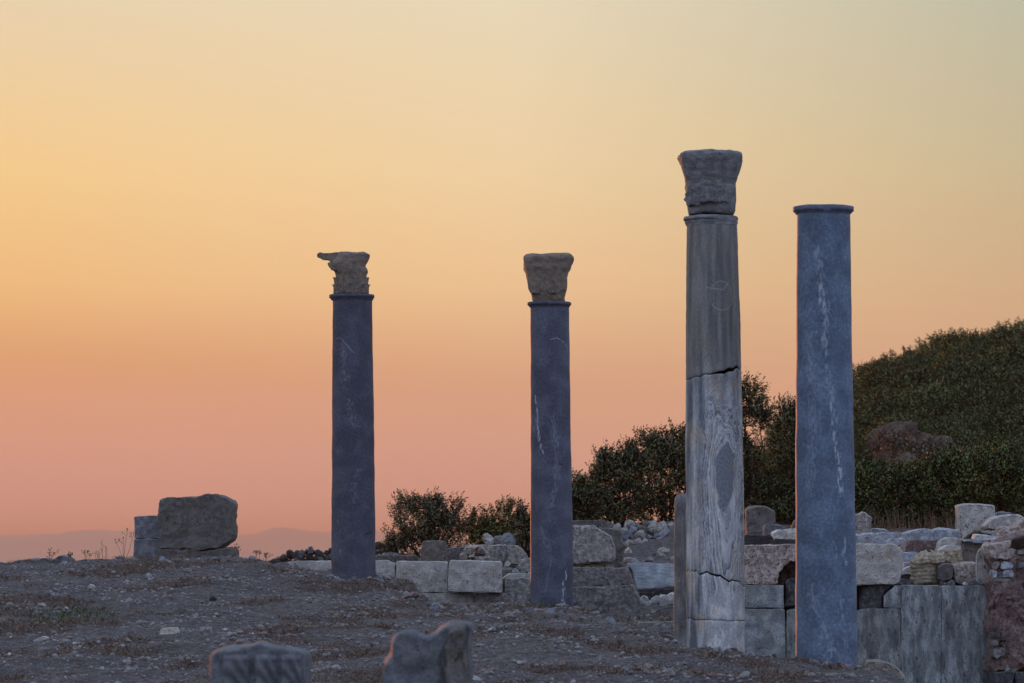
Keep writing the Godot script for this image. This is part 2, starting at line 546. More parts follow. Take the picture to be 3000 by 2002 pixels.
func make_materials() -> void:
	var lime := stone_texture(11, Color(0.66, 0.645, 0.625), Color(0.82, 0.805, 0.78), Color(0.68, 0.64, 0.59), 0.012, 0.34, 1.0, 0.35)
	var vein := stone_texture(21, Color(0.46, 0.45, 0.45), Color(0.7, 0.68, 0.66), Color(0.54, 0.52, 0.5), 0.02, 0.5, 1.2, 0.3)
	var grey := stone_texture(31, Color(0.48, 0.49, 0.51), Color(0.68, 0.69, 0.7), Color(0.54, 0.53, 0.52), 0.012, 0.28, 0.6, 0.2)
	var pitted := stone_texture(41, Color(0.55, 0.51, 0.49), Color(0.77, 0.74, 0.71), Color(0.53, 0.46, 0.43), 0.016, 0.4, 0.5, 1.0)
	var wall := stone_texture(51, Color(0.42, 0.43, 0.43), Color(0.66, 0.66, 0.65), Color(0.36, 0.36, 0.36), 0.01, 0.3, 0.4, 0.7)
	var even := Vector3.ONE
	var strata := Vector3(1.8, 0.35, 1.8)
	var streaks := Vector3(0.8, 2.8, 0.8)
	M.lime = stone_material(lime, Color(0.93, 0.935, 0.945), even * 1.3, 2.6)
	M.lime_dim = stone_material(lime, Color(0.72, 0.71, 0.7), even * 1.0, 2.4, Vector3(0.31, 0.6, 0.13))
	M.lime_bright = stone_material(lime, Color(1, 1, 1), even * 1.2, 2.2, Vector3(0.7, 0.2, 0.53))
	M.vein = stone_material(vein, Color(1.0, 1.0, 1.0), even * 1.2, 2.4)
	M.vein_dim = stone_material(vein, Color(0.68, 0.68, 0.69), even * 0.9, 2.8, Vector3(0.4, 0.1, 0.2))
	M.grey = stone_material(grey, Color(1.04, 1.06, 1.09), even * 1.1, 2.0)
	M.striped = stone_material(grey, Color(0.96, 0.98, 1.0), strata, 1.4)
	M.grey_dim = stone_material(grey, Color(0.72, 0.73, 0.75), even * 0.8, 2.2, Vector3(0.2, 0.8, 0.4))
	M.grey_brown = stone_material(lime, Color(0.575, 0.57, 0.575), even * 1.1, 3.2, Vector3(0.12, 0.43, 0.77))
	M.stump = stone_material(grey, Color(0.78, 0.78, 0.77), Vector3(0.5, 2.2, 0.5), 2.4, Vector3(0.5, 0.1, 0.2))
	M.vein_mid = stone_material(vein, Color(0.86, 0.86, 0.88), even * 1.0, 2.8, Vector3(0.4, 0.1, 0.2))
	M.grey_mid = stone_material(grey, Color(0.84, 0.85, 0.88), even * 1.1, 1.6, Vector3(0.1, 0.5, 0.2))
	M.dark = stone_material(vein, Color(0.46, 0.46, 0.48), even * 0.6, 2.2, Vector3(0.6, 0.3, 0.1))
	M.pitted = stone_material(pitted, Color(1.05, 1.03, 1.03), even * 0.9, 3.0)
	M.red = stone_material(pitted, Color(0.8, 0.73, 0.74), even * 0.7, 3.0, Vector3(0.25, 0.5, 0.1))
	M.brick = stone_material(pitted, Color(0.7, 0.42, 0.32), even * 0.5, 2.0)
	M.yellow = stone_material(pitted, Color(1.08, 1.05, 0.96), even * 0.7, 4.0, Vector3(0.55, 0.35, 0.8))
	M.white = stone_material(lime, Color(1.02, 1.03, 1.06), even * 0.8, 1.8, Vector3(0.45, 0.9, 0.2))
	M.panel = stone_material(wall, Color(0.92, 0.95, 0.96), streaks, 1.6)
	M.panel_pale = stone_material(wall, Color(1.0, 1.04, 1.07), streaks, 1.2, Vector3(0.3, 0.1, 0.7))
	M.panel_smooth = stone_material(grey, Color(0.88, 0.91, 0.91), even * 1.6, 0.6, Vector3(0.3, 0.1, 0.7))
	M.panel_dark = stone_material(wall, Color(0.62, 0.64, 0.66), Vector3(0.4, 0.7, 0.4), 2.4, Vector3(0.7, 0.4, 0.3))
	M.earth = stone_material(pitted, Color(0.4, 0.33, 0.29), even * 0.7, 4.0, Vector3(0.9, 0.1, 0.3))
	M.outcrop = stone_material(pitted, Color(0.62, 0.57, 0.52), even * 2.2, 14.0)
	M.capital = stone_material(lime, Color(0.74, 0.7, 0.665), even * 0.7, 3.0, Vector3(0.2, 0.7, 0.4))
	M.capital_blue = stone_material(grey, Color(0.86, 0.86, 0.86), Vector3(1.0, 0.6, 1.0), 3.0, Vector3(0.1, 0.2, 0.9))
	# the four shafts
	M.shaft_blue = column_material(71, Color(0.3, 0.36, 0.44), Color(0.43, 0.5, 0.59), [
		[0.25, [[0.53, 0.31, 1.5], [0.55, 0.27, 1.5]]], [0.3, [[0.592, 0.43, 1.2], [0.595, 0.4, 1.5]]]], [], [
		[0.4, [[0.44, 0.93, 8], [0.46, 0.88, 14], [0.475, 0.83, 16], [0.49, 0.79, 12]]], [0.55, [[0.47, 0.85, 7], [0.49, 0.8, 12], [0.5, 0.76, 11], [0.495, 0.73, 13], [0.505, 0.69, 6]]],
		[0.4, [[0.5, 0.68, 6], [0.53, 0.62, 10], [0.545, 0.55, 11], [0.545, 0.51, 6]]], [0.5, [[0.515, 0.6, 4], [0.535, 0.55, 5], [0.56, 0.5, 7]]],
		[0.75, [[0.55, 0.505, 5], [0.564, 0.49, 10], [0.57, 0.468, 9]]], [0.8, [[0.57, 0.462, 8], [0.572, 0.44, 11], [0.566, 0.42, 10], [0.562, 0.4, 5]]],
		[0.55, [[0.592, 0.32, 4], [0.595, 0.29, 7], [0.598, 0.25, 3]]], [0.4, [[0.57, 0.185, 8], [0.575, 0.155, 12], [0.57, 0.13, 6]]], [0.35, [[0.585, 0.12, 8], [0.59, 0.08, 9]]],
		[0.35, [[0.46, 0.14, 10], [0.5, 0.1, 17], [0.5, 0.05, 10]]], [0.3, [[0.4, 0.22, 12], [0.44, 0.16, 12]]], [0.25, [[0.53, 0.08, 20], [0.6, 0.03, 16]]], [0.22, [[0.4, 0.75, 18], [0.42, 0.55, 22], [0.4, 0.4, 16]]]])
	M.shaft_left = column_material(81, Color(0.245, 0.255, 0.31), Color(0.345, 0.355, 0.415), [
		[0.4, [[0.36, 0.865, 1], [0.4, 0.87, 1], [0.45, 0.85, 1], [0.52, 0.815, 1.2]]], [0.4, [[0.4, 0.145, 1.0], [0.41, 0.13, 1.2]]], [0.3, [[0.38, 0.25, 1], [0.385, 0.23, 1]]]],
		[[0.5, [[0.58, 0.19, 4], [0.62, 0.2, 6], [0.66, 0.205, 3]]], [0.4, [[0.7, 0.38, 4], [0.71, 0.33, 4]]]],
		[[0.22, [[0.48, 0.66, 14], [0.52, 0.56, 18]]], [0.2, [[0.42, 0.85, 12], [0.46, 0.72, 20]]], [0.2, [[0.55, 0.42, 14], [0.5, 0.3, 16]]], [0.25, [[0.42, 0.06, 9], [0.47, 0.02, 9]]]])
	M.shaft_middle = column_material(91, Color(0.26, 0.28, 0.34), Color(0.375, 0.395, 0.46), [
		[0.5, [[0.5, 0.895, 1], [0.56, 0.9, 2], [0.62, 0.89, 1.6], [0.68, 0.87, 2.2]]], [0.35, [[0.34, 0.62, 1.5], [0.37, 0.585, 2], [0.41, 0.57, 2]]],
		[0.25, [[0.5, 0.2, 1], [0.47, 0.15, 1.2], [0.45, 0.1, 1]]], [0.3, [[0.44, 0.93, 1.2], [0.47, 0.935, 1.5]]]], [[0.4, [[0.56, 0.5, 5], [0.6, 0.5, 5]]]],
		[[0.75, [[0.36, 0.72, 4], [0.38, 0.68, 6], [0.39, 0.62, 8], [0.41, 0.56, 6], [0.44, 0.53, 3]]], [0.85, [[0.63, 0.17, 4], [0.605, 0.13, 6], [0.585, 0.1, 8], [0.58, 0.07, 9], [0.585, 0.045, 4]]],
		[0.25, [[0.52, 0.66, 18], [0.55, 0.5, 18], [0.5, 0.36, 14]]], [0.22, [[0.42, 0.3, 16], [0.48, 0.22, 18]]]])
	M.shaft_banded = banded_material()
	var plain := stone_texture(131, Color(0.42, 0.45, 0.52), Color(0.56, 0.59, 0.66), Color(0.48, 0.5, 0.56), 0.015, 0.25, 0.2, 0.2)
	M.shaft_blue_plain = stone_material(plain, Color(0.82, 0.84, 0.88), even * 0.8, 0.6, Vector3.ZERO, 0.72)
	M.shaft_left_plain = stone_material(plain, Color(0.68, 0.68, 0.7), even * 0.8, 0.6, Vector3(0.3, 0.2, 0.1), 0.72)
	# ground
	var dirt := stone_texture(101, Color(0.4, 0.375, 0.36), Color(0.56, 0.535, 0.52), Color(0.38, 0.31, 0.27), 0.02, 0.6, 0.1, 0.5)
	M.dirt = stone_material(dirt, Color(0.73, 0.735, 0.76), even * 1.7, 5.0, Vector3.ZERO, 0.95)
	M.dirt.vertex_color_use_as_albedo = true
	M.pebble = StandardMaterial3D.new()
	M.pebble.vertex_color_use_as_albedo = true
	M.pebble.roughness = 0.9
	M.straw = StandardMaterial3D.new()
	M.straw.vertex_color_use_as_albedo = true
	M.straw.roughness = 0.9
	M.leaf = StandardMaterial3D.new()
	M.leaf.vertex_color_use_as_albedo = true
	M.leaf.roughness = 0.6
	M.leaf.backlight_enabled = true
	M.leaf.backlight = Color(0.34, 0.4, 0.2)
	M.bark = stone_material(wall, Color(0.42, 0.36, 0.3), even * 0.4, 2.0)
	M.sea = StandardMaterial3D.new()
	M.sea.albedo_color = Color(0.2, 0.25, 0.32)
	M.sea.roughness = 0.35
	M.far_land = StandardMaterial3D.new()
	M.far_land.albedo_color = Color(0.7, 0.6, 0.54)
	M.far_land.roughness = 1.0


# ------------------------------------------------------------------ ground
# rows of the land: [metres ahead, [x, height, x, height, ...]]
const LAND := [
	[6, [0, 0.5]],
	[20, [-2.67, 0.68, -2.66, 0.66]],
	[33, [-5.28, 0.93, 0, 0.9, 1.61, 0.86, 2.35, 0.83, 3.23, 0.8, 3.81, 0.72, 5.28, 0.6]],
	[37, [-5.92, 1.06, 0, 1.05, 1.81, 0.985, 2.63, 0.9, 3.62, 0.85, 3.95, 0.66, 4.28, 0.4, 5.92, 0.3]],
	[39.5, [-6.32, 1.16, 0, 1.12, 1.05, 1.08, 1.93, 1.03, 2.81, 0.94, 3.34, 0.91, 3.72, 0.85, 4, 0.6, 4.56, -0.1, 6.32, -0.2]],
	[41.5, [-6.64, 1.23, 0, 1.18, 1.11, 1.14, 1.59, 1.08, 2.03, 0.92, 2.58, 0.6, 2.95, 0.3, 4.06, -0.1, 6.64, -0.2]],
	[43.5, [-6.96, 1.3, -0.77, 1.24, 0.19, 1.21, 1.16, 1.19, 1.47, 1.15, 1.93, 0.85, 2.4, 0.4, 3.09, -0.1, 6.96, -0.3]],
	[45.6, [-7.3, 1.39, -1.62, 1.33, -0.81, 1.27, 0.2, 1.25, 1.05, 1.22, 1.42, 1.12, 1.86, 0.9, 2.35, 0.6, 2.68, 0, 3.24, -0.3, 7.3, -0.3]],
	[46.9, [-7.5, 1.44, -1.67, 1.4, -0.83, 1.28, 0.21, 1.26, 1, 1.24, 1.38, 1.1, 1.92, 0.95, 2.42, 0.9, 2.71, 1.5, 3.34, 1.55, 7.5, 1.55]],
	[50, [-8, 1.55, -5.33, 1.57, -3.11, 1.6, -1.78, 1.5, -0.89, 1.26, 0.22, 1.245, 0.89, 1.24, 1.33, 1.05, 2.04, 1.12, 2.58, 1.3, 3.11, 1.75, 8, 1.85]],
	[53.6, [-8.58, 1.66, -5.72, 1.7, -3.34, 1.75, -2.38, 1.72, -1.52, 1.66, -1, 1.24, 0.24, 1.25, 0.86, 1.24, 1.24, 1.05, 2.19, 1.1, 2.76, 1.3, 3.34, 1.95, 8.58, 2.05]],
	[56, [-8.96, 1.75, -5.97, 1.8, -3.48, 1.82, -2.49, 1.75, -1.59, 1.55, -1.05, 1.25, 0.75, 1.18, 1.29, 1.08, 2.29, 1.12, 2.89, 1.3, 3.48, 2.05, 8.96, 2.15]],
	[59, [-9.44, 1.84, -7.87, 1.86, -5.82, 1.92, -4.25, 1.95, -3.51, 1.86, -2.62, 1.6, -1.57, 1.35, -1.05, 1.24, 0.79, 1.15, 1.57, 1.15, 2.41, 1.2, 3.04, 1.5, 3.67, 2.1, 9.44, 2.2]],
	[60.8, [-9.73, 1.82, -6, 1.9, -4.38, 1.9, -3.62, 1.7, -2.7, 1.5, -1.08, 1.2, 0.81, 1.18, 1.62, 1.28, 2.49, 1.36, 3.78, 2.15, 9.73, 2.2]],
	[62.2, [-9.95, 1.8, -6.14, 1.86, -4.48, 1.85, -3.7, 1.6, -2.76, 1.45, -1.11, 1.2, 0.28, 1.2, 1.38, 1.6, 2.54, 1.82, 3.87, 2.2, 9.95, 2.25]],
	[66, [-10.56, 1.3, -4.75, 1.5, -3.93, 1.55, -2.93, 1.6, -1.17, 1.7, 0.29, 1.75, 1.17, 1.85, 2.05, 2, 3.23, 2.12, 5.87, 2.3, 10.56, 2.35]],
	[69, [-11.04, 1, -4.97, 1.55, -4.11, 1.75, -3.07, 1.75, -1.23, 1.9, 1.23, 2.2, 1.84, 2.42, 3.07, 2.55, 6.13, 2.45, 11.04, 2.45]],
	[74, [-11.84, 0.4, -5.33, 1.6, -4.41, 1.86, -3.29, 1.9, -1.32, 2.05, 1.32, 2.5, 2.3, 2.6, 3.62, 2.7, 6.58, 2.5, 11.84, 2.5]],
	[82, [-13.12, -1.5, -5.9, 0.5, -4.88, 1.5, -1.46, 2, 1.46, 2.5, 4.01, 2.6, 13.12, 2.4]],
	[96, [-15.36, -6, -6.91, -4, -4.27, -1, -1.71, 1, 1.71, 2, 4.69, 2.2, 8.53, 2.3, 15.36, 2.4]],
	[125, [-20, -15, -9, -15, -3.33, -13, 0, -5, 4.44, 0, 6.67, 1, 20, 2]],
	[170, [-27.2, -16, -12.24, -16, 1.51, -15, 7.56, -10, 12.09, -4, 27.2, 0]],
	[240, [-38.4, -18, 38.4, -18]],
]
# hazy headlands across the water: [z, [x, height, ...]]
const HEADLANDS := [
	[-9000, [-1920, 2, -1600, 45, -1360, 56, -1200, 60, -1166, 62, -1132, 65, -1072, 68, -1062, 63, -1056, 69, -984, 72, -888, 73, -816, 72, -752, 67, -680, 51, -640, 25, -616, -7]],
	[-11000, [-880, -9, -841, 50, -792, 76, -753, 72, -728, 80, -704, 89, -675, 91, -587, 90, -518, 86, -391, 88, -313, 86, -196, 73, -49, 50, 98, 30, 293, -9]],
]
# the top of the hill on the right: x, height
const CREST := [6.67, 2.2, 8, 2.8, 9.33, 4, 10.67, 5.4, 12, 6.9, 13.33, 7.81, 14.36, 8.16, 16, 8.72, 17.69, 9.49, 19.2, 9.76, 20, 9.52, 22, 8.72, 25.33, 7.39, 40, 4.05]


func ground_at(x: float, z: float) -> float:
	var d := -z
	var i := 0
	while i < LAND.size() - 2 and LAND[i + 1][0] < d: i += 1
	var a: Array = LAND[i]
	var b: Array = LAND[i + 1]
	var t := clampf((d - a[0]) / (b[0] - a[0]), 0.0, 1.0)
	return lerpf(row_at(a, x), row_at(b, x), t)

func row_at(r: Array, x: float) -> float:
	var p: Array = r[1]
	if x <= p[0]: return p[1]
	for k in range(0, p.size() - 2, 2):
		if x <= p[k + 2]:
			return lerpf(p[k + 1], p[k + 3], smoothstep(p[k], p[k + 2], x))
	return p[-1]

func bumps(x: float, z: float) -> float:
	var d := -z
	var amp := smoothstep(4.0, 14.0, d)
	return amp * (noise.get_noise_2d(x * 0.9, z * 0.7) * 0.05 + noise.get_noise_2d(x * 3.1 + 40.0, z * 2.4) * 0.028 + noise.get_noise_2d(x * 9.0, z * 8.0 + 70.0) * 0.012)

func land(x: float, z: float) -> float:
	return ground_at(x, z) + bumps(x, z)

func dry_share(x: float, z: float) -> float:   # how much dead grass and litter covers the dirt there
	return smoothstep(0.05, 0.5, noise.get_noise_2d(x * 0.5 + 11.0, z * 0.33) + 0.5 * noise.get_noise_2d(x * 1.9, z * 1.5 - 30.0))

func lines(spans: Array) -> PackedFloat32Array:
	var out := PackedFloat32Array()
	for s in spans:
		var n := maxi(1, roundi((s[1] - s[0]) / s[2]))
		for k in n: out.append(lerpf(s[0], s[1], float(k) / n))
	out.append(spans[-1][1])
	return out

func make_ground() -> void:
	var xs := lines([[-420.0, -60.0, 60.0], [-60.0, -14.0, 4.0], [-14.0, 15.0, 0.14], [15.0, 60.0, 4.0], [60.0, 420.0, 60.0]])
	var zs := lines([[-240.0, -120.0, 10.0], [-120.0, -76.0, 2.0], [-76.0, -62.0, 0.3], [-62.0, -12.0, 0.11], [-12.0, 0.0, 0.8], [0.0, 120.0, 15.0]])
	var v := PackedVector3Array()
	var col := PackedColorArray()
	var idx := PackedInt32Array()
	for z in zs:
		for x in xs:
			v.append(Vector3(x, land(x, z), z))
			var dry := dry_share(x, z)
			var pale := 0.5 + 0.5 * noise.get_noise_2d(x * 0.22 + 5.0, z * 0.16)
			var c := Color(0.8, 0.81, 0.85).lerp(Color(1.1, 1.09, 1.1), pale)
			col.append(c.lerp(Color(0.66, 0.5, 0.4), dry * 0.7))
	for i in zs.size() - 1:
		for j in xs.size() - 1:
			var a := i * xs.size() + j
			var b := a + xs.size()
			idx.append_array(PackedInt32Array([a, a + 1, b + 1, a, b + 1, b]))
	tag(single("ground", finish(v, idx, PackedVector2Array(), col), M.dirt), "", "", "", "structure")

func make_far() -> void:
	var p := PlaneMesh.new()
	p.size = Vector2(60000, 60000)
	tag(single("sea", p, M.sea, Vector3(0, SEA, -20000)), "", "", "", "structure")
	for q in HEADLANDS:
		var v := PackedVector3Array()
		var idx := PackedInt32Array()
		var crest: Array = q[1]
		var n := 90
		var rows := 9
		for i in rows:
			var t := float(i) / (rows - 1)
			for j in n + 1:
				var x := lerpf(crest[0], crest[-2], float(j) / n)
				var top := 0.0
				for k in range(0, crest.size() - 2, 2):
					if x >= crest[k]: top = lerpf(crest[k + 1], crest[k + 3], clampf((x - crest[k]) / (crest[k + 2] - crest[k]), 0.0, 1.0))
				top += noise.get_noise_2d(x * 0.008, 3.0) * 1.4 + noise.get_noise_2d(x * 0.05, 8.0) * 0.9
				var rise := sin(PI * t) * (0.9 + 0.1 * noise.get_noise_2d(x * 0.004, t * 4.0))
				v.append(Vector3(x, SEA - 2.0 + (top - SEA) * rise, q[0] + 500.0 - t * 1400.0))
		for i in rows - 1:
			for j in n:
				var a := i * (n + 1) + j
				idx.append_array(PackedInt32Array([a, a + n + 2, a + 1, a, a + n + 1, a + n + 2]))
		tag(single("headland", finish(v, idx), M.far_land), "", "", "", "structure")

func stone(called: String, label: String, category: String, at: Vector3, outline: Array, deep: float, mat: String, bevel := 2.0, rough := 1.2, turn := 0.0, group := "", hole := 0.0, lean := 0.0) -> MeshInstance3D:
	var o := single(called, stone_mesh(outline, deep, bevel, rough, fposmod(at.x * 7.3 + at.z * 1.9, 50.0), hole), M[mat], at)
	o.rotation = Vector3(lean, turn, 0)
	return tag(o, label, category, group) as MeshInstance3D

func piece(parent: Node3D, called: String, at: Vector3, outline: Array, deep: float, mat: String, bevel := 1.5, rough := 1.0, turn := 0.0) -> MeshInstance3D:
	var o := part(parent, called, stone_mesh(outline, deep, bevel, rough, fposmod(at.x * 7.3 + at.y * 3.1 + parent.position.x, 50.0)), M[mat], at)
	o.rotation.y = turn
	return o

# Stones heaped or laid without mortar under a skyline: [x, height, x, height, ...] round the heap's base, each stone a piece of its own.
func heap_stones(parent: Node3D, sd: int, skyline: Array, size: float, mats: Array, deep: float) -> void:
	var r := RandomNumberGenerator.new()
	r.seed = 3000 + sd
	var kinds := []
	for k in 6:
		kinds.append(rock_mesh(Vector3(r.randf_range(0.95, 1.35), r.randf_range(0.7, 1.0), r.randf_range(0.8, 1.2)), sd * 10 + k, 9, 0.04, 7))
	var top := -INF
	for k in range(1, skyline.size(), 2): top = maxf(top, skyline[k])
	var y := size * 0.2
	var row := 0
	while y < top:
		var x: float = skyline[0] + r.randf() * size
		while x < skyline[-2]:
			var limit: float = skyline[1]
			for k in range(0, skyline.size() - 2, 2):
				if x >= skyline[k]: limit = lerpf(skyline[k + 1], skyline[k + 3], clampf((x - skyline[k]) / (skyline[k + 2] - skyline[k]), 0.0, 1.0))
			var s := size * r.randf_range(0.65, 1.25)
			if y < limit - size * 0.1:
				var at := Vector3(x, minf(y, limit - s * 0.42) + r.randf_range(-0.2, 0.2) * size, -deep * (y / maxf(top, 0.01)) * r.randf_range(0.7, 1.0))
				var o := part(parent, "stone", kinds[r.randi() % 6], M[mats[r.randi() % mats.size()]], at)
				o.rotation = Vector3(r.randfn() * 0.3, r.randf() * TAU, r.randfn() * 0.35)
				o.scale = Vector3.ONE * s * 1.45
			x += s * r.randf_range(0.85, 1.15)
		y += size * 0.72
		row += 1

# A drum that weather has eaten into level ridges.
func ridged_mesh(rows: Array, deep: float, sd: float) -> ArrayMesh:
	var fine := []
	for i in rows.size() - 1:
		for k in 6:
			var t := k / 6.0
			var y := lerpf(rows[i][0], rows[i + 1][0], t)
			var cut := 0.014 * absf(sin(y * 62.0)) - 0.006
			fine.append([y, lerpf(rows[i][1], rows[i + 1][1], t) - cut, lerpf(rows[i][2], rows[i + 1][2], t) + cut * 0.5, rows[i][3]])
	fine.append(rows[-1])
	return loft_mesh(fine, deep, sd, 0.022, 1)

# A sunk panel of overlapping curved ribs, as of a palm leaf.
func ribbed_panel_mesh(wide: float, tall: float) -> ArrayMesh:
	var v := PackedVector3Array()
	var idx := PackedInt32Array()
	var nu := 25
	var nv := 70
	for i in nv:
		for j in nu:
			var s := float(j) / (nu - 1) * 2.0 - 1.0
			var t := float(i) / (nv - 1)
			var edge := smoothstep(1.0, 0.75, absf(s)) * smoothstep(1.0, 0.96, t)
			var curve := t * tall / 0.085 + s * 1.0 + s * s * 0.55 + 0.2 * sin(t * 9.0)
			var rib := 0.5 + 0.5 * sin(curve * TAU)
			v.append(Vector3(s * wide * 0.5, t * tall, -0.02 + edge * (0.03 + 0.022 * rib) * (1.0 - 0.35 * s * s)))
	for i in nv - 1:
		for j in nu - 1:
			var a := i * nu + j
			idx.append_array(PackedInt32Array([a, a + nu, a + nu + 1, a, a + nu + 1, a + 1]))
	return finish(v, idx)

# Rows of leaves round a bell: rows of [width, height of the leaf, turn in leaf widths].
func carve_leaves(parent: Node3D, at: Vector3, radius: float, deep: float, rows: Array, material: Material) -> void:
	for q in rows:
		for k in 8:
			var a: float = TAU * (k + q[2]) / 8.0
			var o := part(parent, "leaf", leaf_relief(q[0], q[1], 0.03), material, at + Vector3(sin(a) * radius, 0.0, cos(a) * radius * deep))
			o.rotation.y = a

# ------------------------------------------------------------------ plants
# A crown: leafy sprigs that grow outwards through a few overlapping lumps. lumps: [x, y, z, half width, half height, half depth].
func crown_mesh(lumps: Array, sprigs: int, leaf: float, tints: Array, sd: int, reach := 0.16, upward := 0.5) -> ArrayMesh:
	var r := RandomNumberGenerator.new()
	r.seed = 4000 + sd
	var total := 0.0
	for l in lumps: total += l[3] * l[4] + l[4] * l[5] + l[3] * l[5]
	var v := PackedVector3Array()
	var nor := PackedVector3Array()
	var col := PackedColorArray()
	var idx := PackedInt32Array()
	for l in lumps:
		var mine := roundi(sprigs * (l[3] * l[4] + l[4] * l[5] + l[3] * l[5]) / total)
		for s in mine:
			var dir := Vector3(r.randfn(), r.randfn(), r.randfn()).normalized()
			if dir.y < -0.5: dir.y *= -1.0
			var deep := pow(r.randf(), 0.45)
			var p := Vector3(l[0], l[1], l[2]) + dir * deep * Vector3(l[3], l[4], l[5])
			p += n3(p * 2.3 + Vector3(sd, 0, 0)) * 0.2
			var grow := (dir * 0.8 + Vector3(0, upward, 0) + Vector3(r.randfn(), r.randfn(), r.randfn()) * 0.35).normalized()
			var long := reach * r.randf_range(0.5, 1.25)
			var mood := noise.get_noise_3d(p.x * 1.6, p.y * 1.6, p.z * 1.6 + sd) + r.randf_range(-0.35, 0.35)
			var base: Color = tints[0].lerp(tints[1], clampf(0.5 + mood, 0.0, 1.0))
			if r.randf() < 0.08: base = tints[2]
			var side := grow.cross(Vector3(0.3, 0.2, 0.9)).normalized()
			var over := grow.cross(side)
			var leaves := 9
			for k in leaves:
				var t := float(k + 1) / leaves
				var a := k * 2.4 + r.randf() * 0.6
				var stalk := p + grow * long * t
				var out := (side * cos(a) + over * sin(a)) * 0.85 + grow * (0.45 + 0.5 * t)
				out = (out + Vector3(r.randfn(), r.randfn(), r.randfn()) * 0.15).normalized()
				var size := leaf * r.randf_range(0.7, 1.2)
				var wide := out.cross(Vector3(r.randfn(), 0.6 + r.randfn() * 0.4, r.randfn())).normalized() * size * 0.24
				var up := wide.cross(out).normalized()
				if up.dot(dir) < 0.0: up = -up
				up = (up * 0.55 + dir * 0.6 + Vector3(0, 0.25, 0)).normalized()
				var n := v.size()
				v.append(stalk)
				v.append(stalk + out * size * 0.45 + wide + up * size * 0.06)
				v.append(stalk + out * size)
				v.append(stalk + out * size * 0.45 - wide + up * size * 0.06)
				var c := base * r.randf_range(0.75, 1.25)
				for q in 4:
					nor.append(up)
					col.append(c)
				idx.append_array(PackedInt32Array([n, n + 1, n + 2, n, n + 2, n + 3]))
	var a := []
	a.resize(Mesh.ARRAY_MAX)
	a[Mesh.ARRAY_VERTEX] = v
	a[Mesh.ARRAY_NORMAL] = nor
	a[Mesh.ARRAY_COLOR] = col
	a[Mesh.ARRAY_INDEX] = idx
	var m := ArrayMesh.new()
	m.add_surface_from_arrays(Mesh.PRIMITIVE_TRIANGLES, a)
	return m

func limb_mesh(from: Vector3, to: Vector3, thick: float, sd: int) -> ArrayMesh:
	var v := PackedVector3Array()
	var idx := PackedInt32Array()
	var path := []
	var radii := []
	for k in 8:
		var t := k / 7.0
		path.append(from.lerp(to, t) + n3(Vector3(t * 2.5, sd * 3.7, 0.0)) * 0.16 * t)
		radii.append(lerpf(thick, thick * 0.25, t))
	tube(v, idx, path, radii, 6)
	return finish(v, idx)

func bush(called: String, label: String, category: String, at: Vector3, lumps: Array, sprigs: int, leaf: float, tints: Array, sd: int, group := "", reach := 0.16, upward := 0.5) -> Node3D:
	var o := thing(called, label, category, at, group)
	part(o, "crown", crown_mesh(lumps, sprigs, leaf, tints, sd, reach, upward), M.leaf)
	part(o, "trunk", limb_mesh(Vector3(0, -0.2, 0), Vector3(lumps[0][0], lumps[0][1], lumps[0][2]), 0.05, sd), M.bark)
	for l in lumps:
		var foot := Vector3(l[0] * 0.25, 0.05, l[2] * 0.25)
		part(o, "limb", limb_mesh(foot, Vector3(l[0], l[1] + l[4] * 0.6, l[2]), 0.026, sd + part_count(o)), M.bark)
		part(o, "limb", limb_mesh(foot, Vector3(l[0] + l[3] * 0.6, l[1] + l[4] * 0.3, l[2] + l[5] * 0.6), 0.02, sd + 5 + part_count(o)), M.bark)
	return o

func part_count(o: Node) -> int:
	return o.get_child_count()

func hill_at(x: float, z: float) -> float:
	var d := -z
	var top := 0.0
	for k in range(0, CREST.size() - 2, 2):
		if x >= CREST[k]: top = lerpf(CREST[k + 1], CREST[k + 3], clampf((x - CREST[k]) / (CREST[k + 2] - CREST[k]), 0.0, 1.0))
	var rise := smoothstep(96.0, 152.0, d) - 0.5 * smoothstep(165.0, 230.0, d)
	return 2.4 + (top - 2.4) * rise + noise.get_noise_2d(x * 0.25, z * 0.2) * 0.25

